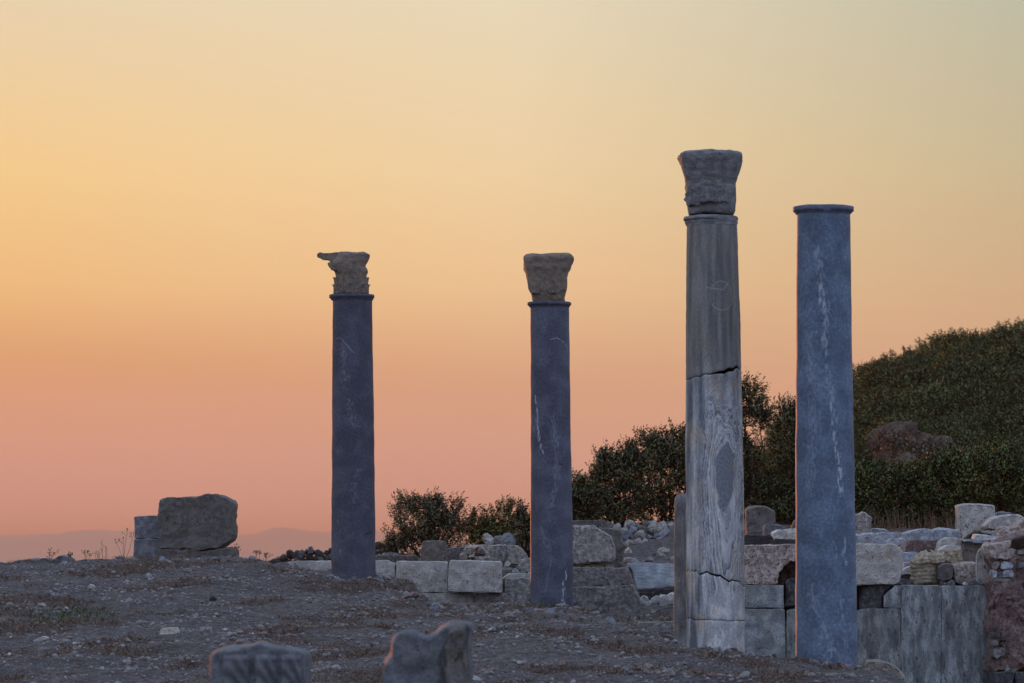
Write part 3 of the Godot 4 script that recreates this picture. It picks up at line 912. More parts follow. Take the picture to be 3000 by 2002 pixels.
func make_hill() -> void:
	var v := PackedVector3Array()
	var col := PackedColorArray()
	var idx := PackedInt32Array()
	var xs := lines([[0.0, 6.0, 1.0], [6.0, 30.0, 0.6], [30.0, 110.0, 8.0]])
	var zs := lines([[-230.0, -165.0, 8.0], [-165.0, -94.0, 0.8]])
	for z in zs:
		for x in xs:
			v.append(Vector3(x, hill_at(x, z), z))
			col.append(Color(0.55, 0.45, 0.34) * (1.0 + 0.3 * noise.get_noise_2d(x, z)))
	for i in zs.size() - 1:
		for j in xs.size() - 1:
			var a := i * xs.size() + j
			var b := a + xs.size()
			idx.append_array(PackedInt32Array([a, a + 1, b + 1, a, b + 1, b]))
	tag(single("hill", finish(v, idx, PackedVector2Array(), col), M.dirt), "", "", "", "structure")
	# the scrub that covers it, shrub by shrub
	var kinds := []
	var green := [Color(0.085, 0.108, 0.03), Color(0.15, 0.168, 0.048), Color(0.14, 0.115, 0.055)]
	for k in 5:
		var wide := 0.95 + 0.12 * k
		var m := crown_mesh([[0.0, 0.5, 0.0, wide, 0.75, wide], [0.5, 0.65, 0.1, 0.6, 0.65, 0.6], [-0.5, 0.55, 0.1, 0.55, 0.6, 0.6]], 800, 0.08, green, 100 + k, 0.22, 0.6)
		kinds.append(m)
	rng.seed = 5
	var made := 0
	var first: Array[Node3D] = [null, null, null, null, null]
	var d := 157.0
	while d > 101.0:
		var x := 0.053 * d + rng.randf() * 1.2
		while x < 0.185 * d:
			var at := Vector3(x + rng.randf_range(-0.3, 0.3), 0, -d + rng.randf_range(-0.7, 0.7))
			var bare := absf(at.x - 12.7) < 1.5 and absf(d - 120.0) < 5.0
			if not bare and made < 300:
				at.y = hill_at(at.x, at.z) - 0.12
				var k := rng.randi() % 5
				var o: Node3D
				if first[k] == null:
					o = single("hillside_shrub", kinds[k], M.leaf, at)
					first[k] = o
				else:
					o = first[k].duplicate()
					o.name = numbered("hillside_shrub")
					add_child(o)
					o.position = at
				o.rotation.y = rng.randf() * TAU
				var grown := rng.randf_range(0.75, 1.2)
				o.scale = Vector3.ONE * grown
				var where := "on the skyline of the hill" if d > 147.0 else "high on the hillside above the brown rock outcrop" if d > 128.0 else "on the slope beside the brown rock outcrop" if d > 112.0 else "at the foot of the hill behind the hedge bushes"
				tag(o, ("broad" if grown > 1.05 else "small" if grown < 0.88 else "rounded") + " green shrub " + where, "shrub", "shrubs covering the hillside")
				made += 1
			x += rng.randf_range(1.25, 1.8)
		d -= 2.35

func make_plants() -> void:
	var olive := [Color(0.08, 0.083, 0.042), Color(0.15, 0.145, 0.075), Color(0.17, 0.12, 0.065)]
	var bright := [Color(0.08, 0.085, 0.028), Color(0.18, 0.17, 0.045), Color(0.2, 0.17, 0.05)]
	var dark := [Color(0.068, 0.08, 0.032), Color(0.13, 0.138, 0.055), Color(0.15, 0.11, 0.05)]
	var hedge := [Color(0.07, 0.095, 0.026), Color(0.15, 0.175, 0.042), Color(0.15, 0.11, 0.05)]
	bush("bush", "rounded olive bush behind the ashlar wall, between the two left columns", "bush", Vector3(-1.54, 1.93, -68), [[0.03, 0.42, 0.08, 0.57, 0.51, 0.57], [-0.12, 0.73, -0.12, 0.42, 0.33, 0.4], [0.24, 0.79, 0.08, 0.33, 0.3, 0.33], [0.51, 0.48, -0.12, 0.25, 0.33, 0.25], [-0.39, 0.24, 0.08, 0.27, 0.21, 0.25], [0.03, 0.18, -0.12, 0.6, 0.24, 0.29]], 1600, 0.05, olive, 1, "", 0.2, 0.9)
	bush("bush", "low thin bush sprawling leftwards from the rounded olive bush", "bush", Vector3(-2.09, 1.87, -69), [[0, 0.2, 0.08, 0.28, 0.16, 0.19], [-0.18, 0.13, -0.12, 0.18, 0.1, 0.12]], 240, 0.045, olive, 2, "", 0.12, 0.5)
	bush("bush", "yellowish bush behind the pale rubble pile", "bush", Vector3(-0.37, 1.93, -70), [[-0.03, 0.37, 0.08, 0.44, 0.34, 0.41], [-0.34, 0.53, -0.12, 0.25, 0.28, 0.25], [0.16, 0.59, 0.08, 0.28, 0.28, 0.28], [0.37, 0.31, -0.12, 0.25, 0.31, 0.25], [0, 0.16, 0.08, 0.5, 0.22, 0.26]], 1300, 0.052, bright, 3, "", 0.14, 0.6)
	bush("bush", "loose bush rising just left of the second column", "bush", Vector3(0.24, 1.93, -67.5), [[0.03, 0.48, 0.08, 0.24, 0.36, 0.24], [-0.03, 0.75, -0.12, 0.13, 0.15, 0.13], [0.18, 0.24, 0.08, 0.24, 0.24, 0.24]], 420, 0.052, olive, 4, "", 0.15, 0.8)
	bush("bush", "shrubby bush right behind the second column", "bush", Vector3(1.26, 2.44, -71), [[0.06, 0.5, 0.08, 0.32, 0.44, 0.32], [0, 0.82, -0.12, 0.15, 0.19, 0.15], [-0.25, 0.57, 0.08, 0.25, 0.38, 0.25], [0, 0.22, -0.12, 0.44, 0.25, 0.3]], 900, 0.058, dark, 5, "", 0.17, 0.6)
	bush("bush", "spreading dark bush above the collapsed rubble wall", "bush", Vector3(2.03, 2.44, -72.5), [[-0.03, 0.77, 0.08, 0.55, 0.68, 0.55], [-0.23, 1.13, -0.12, 0.29, 0.29, 0.29], [0.23, 1.22, 0.08, 0.32, 0.29, 0.32], [-0.48, 0.52, -0.12, 0.32, 0.39, 0.32], [-0.16, 0.26, 0.08, 0.64, 0.32, 0.39]], 2000, 0.06, dark, 6, "", 0.25, 0.7)
	bush("bush", "tall dark bush left of the banded column", "bush", Vector3(2.96, 2.45, -74), [[0, 0.92, 0.08, 0.62, 0.86, 0.62], [-0.2, 1.38, -0.12, 0.33, 0.33, 0.33], [0.23, 1.55, 0.08, 0.33, 0.3, 0.33], [0.66, 1.05, -0.12, 0.39, 0.79, 0.39], [-0.13, 0.3, 0.08, 0.72, 0.36, 0.43]], 2400, 0.062, dark, 7, "", 0.25, 0.7)
	bush("small_tree", "small dark tree right of the banded column, showing sky between its branches", "tree", Vector3(4.57, 2.39, -74.5), [[-0.03, 2.25, 0.08, 0.41, 0.6, 0.41], [-0.13, 2.58, -0.12, 0.28, 0.28, 0.28], [0.3, 2.22, 0.08, 0.21, 0.33, 0.21], [-0.2, 1.26, -0.12, 0.46, 0.6, 0.46], [0.4, 0.66, 0.08, 0.46, 0.53, 0.46], [-0.26, 0.6, -0.12, 0.4, 0.53, 0.4], [0.07, 0.23, 0.08, 0.73, 0.33, 0.4]], 2100, 0.062, dark, 8, "", 0.25, 0.8)
	bush("small_tree", "small dark tree half hidden behind the blue grey column", "tree", Vector3(5.49, 2.35, -73.5), [[-0.13, 1.86, 0.08, 0.39, 0.56, 0.39], [-0.26, 2.29, -0.12, 0.2, 0.22, 0.2], [0.23, 1.99, 0.08, 0.39, 0.49, 0.39], [-0.07, 1.01, -0.12, 0.39, 0.65, 0.39], [0.52, 1.14, 0.08, 0.46, 0.72, 0.46], [-0.26, 0.49, -0.12, 0.46, 0.39, 0.46], [0.26, 0.36, 0.08, 0.72, 0.39, 0.47]], 2200, 0.062, dark, 9, "", 0.25, 0.8)
	bush("hedge_bush", "green hedge bush next to the blue grey column", "bush", Vector3(6.5, 2.25, -71), [[0, 0.69, 0.08, 0.58, 0.66, 0.58], [-0.25, 1.04, -0.12, 0.28, 0.3, 0.28], [0.28, 0.98, 0.08, 0.28, 0.32, 0.28], [0.06, 0.32, -0.12, 0.57, 0.38, 0.45], [0, 1.18, 0.08, 0.21, 0.21, 0.21]], 1500, 0.056, hedge, 20, "hedge bushes along the foot of the hill", 0.22, 0.7)
	bush("hedge_bush", "low green hedge bush below the brown rock outcrop", "bush", Vector3(7.37, 2.25, -71.5), [[0, 0.64, 0.08, 0.58, 0.67, 0.58], [-0.25, 0.99, -0.12, 0.29, 0.31, 0.29], [0.29, 0.92, 0.08, 0.29, 0.32, 0.29], [0.06, 0.25, -0.12, 0.57, 0.38, 0.46], [0, 1.12, 0.08, 0.22, 0.22, 0.22]], 1500, 0.056, hedge, 21, "hedge bushes along the foot of the hill", 0.22, 0.7)
	bush("hedge_bush", "broad hedge bush behind the tall upright block", "bush", Vector3(8.14, 2.25, -71), [[0, 0.88, 0.08, 0.58, 0.66, 0.58], [-0.25, 1.23, -0.12, 0.28, 0.3, 0.28], [0.28, 1.17, 0.08, 0.28, 0.32, 0.28], [0.06, 0.5, -0.12, 0.57, 0.38, 0.45], [0, 1.37, 0.08, 0.21, 0.21, 0.21]], 1500, 0.056, hedge, 22, "hedge bushes along the foot of the hill", 0.22, 0.7)
	bush("hedge_bush", "green hedge bush behind the tilted slab", "bush", Vector3(9.02, 2.25, -71.5), [[0, 0.95, 0.08, 0.58, 0.67, 0.58], [-0.25, 1.3, -0.12, 0.29, 0.31, 0.29], [0.29, 1.24, 0.08, 0.29, 0.32, 0.29], [0.06, 0.57, -0.12, 0.57, 0.38, 0.46], [0, 1.44, 0.08, 0.22, 0.22, 0.22]], 1500, 0.056, hedge, 23, "hedge bushes along the foot of the hill", 0.22, 0.7)
	bush("hedge_bush", "outermost hedge bush at the right", "bush", Vector3(9.85, 2.25, -71), [[0, 0.85, 0.08, 0.58, 0.66, 0.58], [-0.25, 1.2, -0.12, 0.28, 0.3, 0.28], [0.28, 1.14, 0.08, 0.28, 0.32, 0.28], [0.06, 0.47, -0.12, 0.57, 0.38, 0.45], [0, 1.34, 0.08, 0.21, 0.21, 0.21]], 1500, 0.056, hedge, 24, "hedge bushes along the foot of the hill", 0.22, 0.7)
	var rocks := thing("rock_outcrop", "bare pinkish brown rock outcrop on the scrubby hillside", "rock", Vector3(12.27, 4.69, -119))
	part(rocks, "boulder", rock_mesh(Vector3(1.552, 1.375, 1.1), 60, 11, 0.07, 14), M.outcrop, Vector3(-0.63, 0.69, 0.1))
	part(rocks, "boulder", rock_mesh(Vector3(1.485, 1.625, 1.1), 61, 11, 0.07, 14), M.outcrop, Vector3(-0.11, 0.9, -0.3))
	part(rocks, "boulder", rock_mesh(Vector3(1.62, 1.125, 1.1), 62, 11, 0.07, 14), M.outcrop, Vector3(0.42, 0.58, 0))
	part(rocks, "boulder", rock_mesh(Vector3(1.35, 0.938, 1.1), 63, 11, 0.07, 14), M.outcrop, Vector3(0.9, 0.63, 0.2))
	part(rocks, "boulder", rock_mesh(Vector3(1.755, 1, 1.1), 64, 11, 0.07, 14), M.outcrop, Vector3(-0.37, 0.26, 0.5))
	part(rocks, "boulder", rock_mesh(Vector3(0.945, 0.625, 1.1), 65, 11, 0.07, 14), M.outcrop, Vector3(1.27, 0.42, 0.1))
	var far_rock := single("rock", rock_mesh(Vector3(0.7, 0.9, 0.6), 71, 9, 0.06, 12), M.outcrop, Vector3(11.5, 4.5, -112))
	tag(far_rock, "pale pointed rock below the brown outcrop on the hill", "rock")
	bush("dry_bush", "leafless brown bush in front of the pinkish rock outcrop", "bush", Vector3(11.65, 4.34, -115), [[-0.2, 0.72, 0.08, 0.53, 0.46, 0.53], [0.41, 0.51, -0.12, 0.46, 0.33, 0.39]], 420, 0.07, [Color(0.15, 0.115, 0.085), Color(0.24, 0.18, 0.13), Color(0.28, 0.21, 0.15)], 40, "dry bushes below the outcrop", 0.3, 0.7)
	bush("dry_bush", "brown withered bush at the right foot of the rock outcrop", "bush", Vector3(12.99, 4.41, -116), [[-0.15, 0.52, 0.08, 0.57, 0.33, 0.4], [0.41, 0.36, -0.12, 0.39, 0.27, 0.32]], 360, 0.07, [Color(0.15, 0.115, 0.085), Color(0.24, 0.18, 0.13), Color(0.28, 0.21, 0.15)], 41, "dry bushes below the outcrop", 0.3, 0.7)
	# dead stems in front of the hedge
	rng.seed = 77
	var v := PackedVector3Array()
	var idx := PackedInt32Array()
	for i in 420:
		var x := rng.randf_range(6.2, 9.6)
		var z := -67.0 + rng.randf_range(-0.8, 0.8)
		var p := Vector3(x, land(x, z) - 0.03, z)
		var tip: Vector3 = p + Vector3(rng.randfn() * 0.09, rng.randf_range(0.18, 0.55), rng.randfn() * 0.09)
		tube(v, idx, [p, p.lerp(tip, 0.5) + n3(p * 3.0) * 0.03, tip], [0.004, 0.003, 0.0015], 3)
	var stems := single("dry_undergrowth", finish(v, idx), plain_material(Color(0.17, 0.1, 0.07)))
	tag(stems, "", "", "", "stuff")

func plain_material(linear_color: Color) -> StandardMaterial3D:
	var m := StandardMaterial3D.new()
	m.albedo_color = linear_color.linear_to_srgb()
	m.roughness = 0.92
	return m

func weed_mesh(tall: float, sd: int, heads: bool) -> ArrayMesh:
	var r := RandomNumberGenerator.new()
	r.seed = 700 + sd
	var v := PackedVector3Array()
	var idx := PackedInt32Array()
	for k in 4:
		var tip := Vector3(r.randfn() * 0.22 * tall, tall * r.randf_range(0.6, 1.0), r.randfn() * 0.1)
		var bend := tip * 0.5 + Vector3(r.randfn(), 0, r.randfn()) * 0.02
		tube(v, idx, [Vector3.ZERO, bend, tip], [0.004, 0.003, 0.002], 4)
		for b in 3:
			var t := r.randf_range(0.35, 0.95)
			var from := bend.lerp(tip, t)
			var end := from + Vector3(r.randfn() * 0.04, r.randf_range(0.02, 0.06), r.randfn() * 0.03)
			tube(v, idx, [from, end], [0.002, 0.0015], 3)
			if heads: tube(v, idx, [end - Vector3(0, 0.006, 0), end + Vector3(0, 0.004, 0), end + Vector3(0, 0.016, 0)], [0.002, 0.009, 0.003], 5)
		if heads: tube(v, idx, [tip - Vector3(0, 0.006, 0), tip + Vector3(0, 0.006, 0), tip + Vector3(0, 0.02, 0)], [0.003, 0.011, 0.004], 5)
	return finish(v, idx)


# ------------------------------------------------------------------ columns
func flat_cut(y: float) -> Callable:
	return func(_a: float) -> float: return y

# a crack: level, tilt along x, unevenness, and how far it gapes where the front faces a given angle
func crack(y: float, tilt: float, uneven: float, sd: float, gape := 0.0, at := 0.0, wide := 1.0) -> Callable:
	return func(a: float) -> float:
		var open := gape * exp(-pow(angle_difference(a, at) / wide, 2.0))
		return y + tilt * cos(a) + uneven * (noise.get_noise_2d(cos(a) * 2.0 + sd, sin(a) * 2.0) + 0.5 * noise.get_noise_2d(cos(a) * 6.0, sin(a) * 6.0 + sd)) + open

func make_columns() -> void:
	var c: Node3D
	var k: Node3D
	# leftmost: dark blue-grey shaft, corinthian capital with one surviving abacus corner
	c = thing("column", "dark grey column whose carved leaf capital has one horn jutting left", "column", Vector3(-2.214, 1.502, -53.6), "standing columns")
	var total := 4.063
	var outline: Array = [[0, -0.31, 0.31], [0.2, -0.31, 0.31], [0.961, -0.307, 0.304], [2.177, -0.304, 0.289], [3.393, -0.298, 0.268], [4.063, -0.292, 0.259]]
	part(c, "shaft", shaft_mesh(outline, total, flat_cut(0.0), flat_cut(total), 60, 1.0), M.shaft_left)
	part(c, "collar", loft_mesh([[4.056, -0.292, 0.259, 2], [4.069, -0.31, 0.274, 2], [4.087, -0.322, 0.28, 2], [4.096, -0.328, 0.283, 2], [4.099, -0.341, 0.292, 2], [4.136, -0.341, 0.293, 2], [4.142, -0.331, 0.286, 2]], 1.0, 2.0, 0.002, 1), M.shaft_left_plain)
	k = part(c, "capital", loft_mesh([[4.151, -0.243, 0.176, 2.2], [4.183, -0.245, 0.187, 2.3], [4.227, -0.237, 0.179, 2.4], [4.282, -0.234, 0.176, 2.5], [4.353, -0.237, 0.179, 2.6], [4.413, -0.243, 0.181, 2.7], [4.457, -0.262, 0.195, 2.8], [4.501, -0.295, 0.19, 2.9], [4.533, -0.311, 0.173, 3], [4.572, -0.311, 0.176, 3.1], [4.61, -0.289, 0.206, 3.2], [4.665, -0.251, 0.225, 3.3], [4.698, -0.229, 0.232, 3.4], [4.717, -0.212, 0.198, 3.5], [4.73, -0.196, 0.143, 3.6]], 0.95, 3.0, 0.013, 3), M.capital)
	part(k, "abacus_horn", stone_mesh([-0.3, 0, -4.5, 3.5, -10.7, 4.1, -12.4, 3.7, -15.7, 5.7, -19.9, 7.1, -20.5, 11, -18.4, 13.4, -15.7, 13.9, -12.4, 12.5, -3.6, 12.9, 6.2, 13.9, 20.4, 14.1, 20.4, 0], 15.0, 1.2, 0.7, 4.0), M.capital, Vector3(-0.302, 4.588, 0.05))
	part(k, "corner_leaf", stone_mesh([-2.5, 0.6, -5.2, 3.3, -7.7, 7.1, -7.9, 9.3, -6.8, 10.9, -3.5, 11.2, 3, 9.9, 6.3, 5, 7.9, 0], 16.0, 2.0, 0.8, 6.0), M.capital, Vector3(-0.27, 4.473, 0.1))
	carve_leaves(k, Vector3(-0.032, 4.159, 0), 0.201, 0.95, [[0.135, 0.13, 0.0], [0.13, 0.225, 0.5]], M.capital)
	# second: dark shaft with white veins, battered capital
	c = thing("column", "grey white veined column with a battered block capital beside the bushes", "column", Vector3(0.566, 1.064, -54.5), "standing columns")
	total = 4.461
	outline = [[0, -0.306, 0.306], [0.2, -0.306, 0.306], [1.406, -0.306, 0.294], [2.643, -0.303, 0.269], [3.88, -0.306, 0.25], [4.461, -0.306, 0.244]]
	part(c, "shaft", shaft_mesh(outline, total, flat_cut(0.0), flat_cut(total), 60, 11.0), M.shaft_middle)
	part(c, "collar", loft_mesh([[4.455, -0.306, 0.244, 2], [4.468, -0.322, 0.253, 2], [4.486, -0.331, 0.26, 2], [4.492, -0.343, 0.272, 2], [4.495, -0.35, 0.275, 2], [4.529, -0.35, 0.275, 2], [4.536, -0.337, 0.263, 2]], 1.0, 2.0, 0.002, 1), M.shaft_left_plain)
	k = part(c, "capital", loft_mesh([[4.535, -0.264, 0.185, 2.3], [4.564, -0.283, 0.192, 2.5], [4.639, -0.301, 0.192, 2.6], [4.694, -0.32, 0.2, 2.8], [4.796, -0.349, 0.209, 3], [4.88, -0.364, 0.222, 3.2], [4.954, -0.375, 0.237, 3.4], [5.019, -0.394, 0.265, 3.5], [5.065, -0.398, 0.278, 3.7], [5.13, -0.405, 0.309, 3.9], [5.167, -0.398, 0.304, 4.1], [5.195, -0.375, 0.274, 4.2], [5.21, -0.283, 0.218, 4.4]], 0.95, 8.0, 0.017, 3), M.capital)
	part(k, "worn_leaf", leaf_relief(0.16, 0.17, 0.03), M.capital, Vector3(-0.236, 4.654, 0.19)).rotation.y = -0.75
	part(k, "worn_leaf", leaf_relief(0.14, 0.12, 0.012), M.capital, Vector3(0.014, 4.654, 0.252)).rotation.y = 0.2
	# third: banded marble shaft broken and rejoined, tall plain capital
	c = thing("column", "tall banded marble column, cracked and rejoined, under a plain flaring capital", "column", Vector3(2.089, 0.805, -39.3), "standing columns")
	total = 4.656
	outline = [[0, -0.296, 0.297], [0.25, -0.296, 0.297], [1.534, -0.31, 0.288], [2.426, -0.314, 0.275], [3.05, -0.312, 0.261], [3.764, -0.305, 0.243], [4.607, -0.303, 0.212]]
	part(c, "shaft_piece", shaft_mesh(outline, total, flat_cut(0.0), crack(0.535, -0.012, 0.01, 3.0), 14, 21.0), M.shaft_banded)
	part(c, "shaft_piece", shaft_mesh(outline, total, crack(0.539, -0.012, 0.01, 3.0), crack(0.972, -0.07, 0.03, 5.0), 14, 21.0), M.shaft_banded)
	part(c, "shaft_piece", shaft_mesh(outline, total, crack(0.975, -0.07, 0.03, 5.0, 0.016, 1.5, 0.8), crack(3.046, 0.05, 0.02, 7.0), 50, 21.0), M.shaft_banded)
	part(c, "shaft_piece", shaft_mesh(outline, total, crack(3.051, 0.05, 0.02, 7.0, 0.035, 1.05, 0.5), flat_cut(total), 46, 21.0), M.shaft_banded)
	part(c, "collar", loft_mesh([[4.576, -0.307, 0.214, 2], [4.593, -0.314, 0.221, 2], [4.611, -0.321, 0.223, 2], [4.62, -0.307, 0.217, 2], [4.629, -0.332, 0.226, 2], [4.647, -0.334, 0.226, 2], [4.663, -0.323, 0.219, 2], [4.669, -0.292, 0.199, 2]], 1.0, 12.0, 0.005, 2, 0.25, 1.42, 0.259), M.capital_blue)
	k = part(c, "capital", loft_mesh([[4.674, -0.262, 0.086, 2.6], [4.684, -0.275, 0.149, 2.7], [4.709, -0.278, 0.177, 2.9], [4.741, -0.28, 0.188, 3], [4.81, -0.294, 0.19, 3.1], [4.868, -0.311, 0.194, 3.2], [4.897, -0.306, 0.2, 3.3], [4.972, -0.319, 0.203, 3.5], [5.013, -0.309, 0.207, 3.6], [5.071, -0.32, 0.221, 3.7], [5.129, -0.34, 0.241, 3.8], [5.187, -0.359, 0.259, 4], [5.239, -0.373, 0.273, 4.1], [5.274, -0.386, 0.276, 4.2], [5.303, -0.378, 0.262, 4.3], [5.319, -0.349, 0.219, 4.5], [5.326, -0.239, 0.126, 4.6]], 0.95, 15.0, 0.016, 3), M.capital_blue)
	part(k, "worn_leaf", leaf_relief(0.2, 0.21, 0.02), M.capital_blue, Vector3(-0.233, 4.775, 0.175)).rotation.y = -0.6
	part(k, "worn_leaf", leaf_relief(0.2, 0.17, 0.012), M.capital_blue, Vector3(-0.082, 4.804, 0.245))
	part(k, "worn_leaf", leaf_relief(0.19, 0.17, 0.01), M.capital_blue, Vector3(0.057, 4.804, 0.215)).rotation.y = 0.35
	# rightmost: smooth blue-grey shaft without a capital
	c = thing("column", "smooth blue grey column that ends in a moulded rim without a capital", "column", Vector3(3.197, 0.67, -39), "standing columns")
	total = 4.804
	outline = [[0, -0.316, 0.317], [0.25, -0.316, 0.317], [1.667, -0.316, 0.29], [2.552, -0.314, 0.273], [3.437, -0.31, 0.255], [4.322, -0.305, 0.244], [4.804, -0.303, 0.239]]
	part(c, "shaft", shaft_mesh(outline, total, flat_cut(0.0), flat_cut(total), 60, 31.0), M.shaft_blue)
	part(c, "collar", loft_mesh([[4.798, -0.305, 0.242, 2], [4.809, -0.316, 0.253, 2], [4.822, -0.327, 0.264, 2], [4.826, -0.334, 0.27, 2], [4.829, -0.34, 0.277, 2], [4.871, -0.343, 0.277, 2], [4.877, -0.334, 0.268, 2], [4.882, -0.289, 0.224, 2]], 1.0, 17.0, 0.004, 2, 1.38, 1.66, 0.288), M.shaft_blue_plain)
	# stump of a grey shaft close behind the banded column
	c = thing("shaft_stump", "weathered grey shaft stump standing close behind the banded column", "column stump", Vector3(1.886, 1.035, -41.6))
	part(c, "shaft", loft_mesh([[0, -0.133, 0.133, 2.3], [0.702, -0.131, 0.133, 2.3], [1.442, -0.13, 0.133, 2.3], [1.553, -0.128, 0.131, 2.3], [1.597, -0.115, 0.122, 2.3], [1.627, -0.085, 0.096, 2.3], [1.642, -0.045, 0.059, 2.3]], 1.0, 19.0, 0.006, 6), M.stump)


# ------------------------------------------------------------------ loose things on the ground
func make_litter() -> void:
	# pebbles, past counting
	var m := rock_mesh(Vector3(1.0, 0.55, 0.85), 3, 6, 0.05, 5)
	var mm := MultiMesh.new()
	mm.transform_format = MultiMesh.TRANSFORM_3D
	mm.use_colors = true
	mm.mesh = m
	rng.seed = 21
	var count := 64000
	mm.instance_count = count
	for i in count:
		var d := 14.0 + 46.5 * pow(rng.randf(), 0.75)
		var x := rng.randf_range(-0.155, 0.125) * d + rng.randfn() * 0.4
		var z := -d
		var size := 0.006 + 0.018 * pow(rng.randf(), 2.4) + (0.03 * rng.randf() if rng.randf() < 0.03 else 0.0)
		var heap := smoothstep(0.0, 0.5, noise.get_noise_2d(x * 0.9 - 60.0, z * 0.5))
		size *= 0.8 + 0.9 * heap
		var basis := Basis.from_euler(Vector3(rng.randfn() * 0.25, rng.randf() * TAU, rng.randfn() * 0.25)).scaled(Vector3.ONE * size * 1.7)
		mm.set_instance_transform(i, Transform3D(basis, Vector3(x, land(x, z) + size * 0.12, z)))
		var t := rng.randf()
		var c := Color(0.17, 0.168, 0.17).lerp(Color(0.3, 0.3, 0.31), pow(t, 2.0))
		if rng.randf() < 0.3: c = Color(0.17, 0.12, 0.1).lerp(Color(0.25, 0.2, 0.175), t)
		if rng.randf() < 0.012: c = Color(0.44, 0.45, 0.47)
		mm.set_instance_color(i, c)
	var o := MultiMeshInstance3D.new()
	o.name = "pebbles"
	o.multimesh = mm
	o.material_override = M.pebble
	add_child(o)
	tag(o, "", "", "", "stuff")
	# dead grass flattened into the dirt
	var v := PackedVector3Array()
	var idx := PackedInt32Array()
	rng.seed = 33
	for k in 16:
		var a := rng.randf() * TAU
		var lie := rng.randf_range(0.25, 0.95)
		var long := rng.randf_range(0.03, 0.09)
		var p := Vector3(rng.randfn() * 0.035, 0, rng.randfn() * 0.035)
		var q := p + Vector3(cos(a) * lie, 1.0 - lie * 0.75, sin(a) * lie) * long
		var w := Vector3(-sin(a), 0, cos(a)) * 0.0028
		var n := v.size()
		v.append_array(PackedVector3Array([p - w, p + w, q + w * 0.3, q - w * 0.3]))
		idx.append_array(PackedInt32Array([n, n + 1, n + 2, n, n + 2, n + 3]))
	var tuft := finish(v, idx)
	var places := []
	var tries := 0
	while places.size() < 9000 and tries < 90000:
		tries += 1
		var d := 14.0 + 46.5 * pow(rng.randf(), 0.8)
		var x := rng.randf_range(-0.155, 0.125) * d + rng.randfn() * 0.3
		if dry_share(x, -d) > rng.randf_range(0.5, 1.15): places.append(Vector3(x, land(x, -d), -d))
	add_tufts("dead_grass", tuft, places, Color(0.1, 0.062, 0.042), Color(0.18, 0.115, 0.08), 1.0)
	var green := []
	for i in 160:
		var x := -5.05 + rng.randfn() * 0.24
		var z := -44.0 + rng.randfn() * 0.9
		green.append(Vector3(x, land(x, z), z))
	add_tufts("grass", tuft, green, Color(0.06, 0.075, 0.03), Color(0.1, 0.11, 0.045), 1.15)
	var by_column := []
	for i in 150:
		var x := 0.85 + rng.randfn() * 0.42
		var z := -53.4 + rng.randfn() * 0.35
		by_column.append(Vector3(x, land(x, z), z))
	add_tufts("weeds", tuft, by_column, Color(0.09, 0.08, 0.03), Color(0.16, 0.11, 0.05), 1.5)
	# stones one could pick up
	var kinds := []
	for k in 7:
		var size := Vector3(rng.randf_range(0.8, 1.2), rng.randf_range(0.5, 0.85), rng.randf_range(0.7, 1.0))
		kinds.append(rock_mesh(size, 40 + k, 9, 0.05, 8))
	var mats := ["lime_dim", "grey_mid", "vein_mid", "grey_dim", "vein_dim", "grey_brown", "red"]
	var tones := ["pale", "bluish grey", "mottled pale", "dark grey", "mottled dark", "brownish grey", "reddish"]
	rng.seed = 58
	var bands := [
		[-1.74, -51.5, -0.95, -51, 23, 0.12, 0.8, 0.06, 0.2, "in the rubble bank right of the leftmost column"], 
		[-3.06, -53, -1.63, -52.3, 15, 0.2, 0.5, 0.05, 0.13, "in the dirt round the leftmost column"], 
		[-0.55, -52, 1.38, -44.5, 46, 0.15, 0.8, 0.05, 0.12, "along the mound edge between second and banded columns"], 
		[1.62, -40.6, 3.59, -37.4, 40, 0.15, 0.4, 0.04, 0.1, "along the mound edge below the two right columns"], 
		[-7.73, -58, -3.64, -58.5, 25, 0.5, 1.2, 0.05, 0.12, "on the mound crest by the broken block"], 
		[-4.62, -40, 0.71, -40, 29, 2, 3.5, 0.04, 0.08, "on the open dirt in the foreground"], 
		[0, -48, 0.69, -52, 14, 0.2, 0.8, 0.06, 0.12, "at the foot of the second column"], 
		[1.72, -66.8, 2.58, -62.4, 60, 0.3, 0.9, 0.05, 0.13, "on the rubble slope above the striped slab"], 
		[1.53, -52, 2.33, -57, 26, 0.15, 0.8, 0.04, 0.1, "on the low ground below the white rubble"]]
	var first: Array[Node3D] = [null, null, null, null, null, null, null]
	for b in bands:
		for i in b[4]:
			var t := rng.randf()
			var at := Vector3(lerpf(b[0], b[2], t) + rng.randfn() * b[5], 0, lerpf(b[1], b[3], t) + rng.randfn() * b[6])
			var size: float = b[7] + b[8] * pow(rng.randf(), 2.2)
			at.y = land(at.x, at.z) + size * 0.14
			var k := rng.randi() % 7
			var s: Node3D
			if first[k] == null:
				s = single("loose_stone", kinds[k], M[mats[k]])
				first[k] = s
			else:
				s = first[k].duplicate()
				s.name = numbered("loose_stone")
				add_child(s)
			tag(s, "%s %s loose stone %s" % ["larger" if size > b[7] + b[8] * 0.35 else "small", tones[k], b[9]], "stone", "loose stones on the dirt mound")
			s.position = at
			s.rotation = Vector3(rng.randfn() * 0.3, rng.randf() * TAU, rng.randfn() * 0.3)
			s.scale = Vector3.ONE * size
	var weed: Node3D
	weed = single("dry_weed", weed_mesh(0.25, 1, true), plain_material(Color(0.14, 0.09, 0.06)), Vector3(-7.05, land(-7.05, -58.6) - 0.02, -58.6))
	tag(weed, "dry weed with dark seed heads left of the rounded crest boulder", "weed", "dry weeds on the mound crest")
	weed = single("dry_weed", weed_mesh(0.2, 2, true), plain_material(Color(0.14, 0.09, 0.06)), Vector3(-6.75, land(-6.75, -58.4) - 0.02, -58.4))
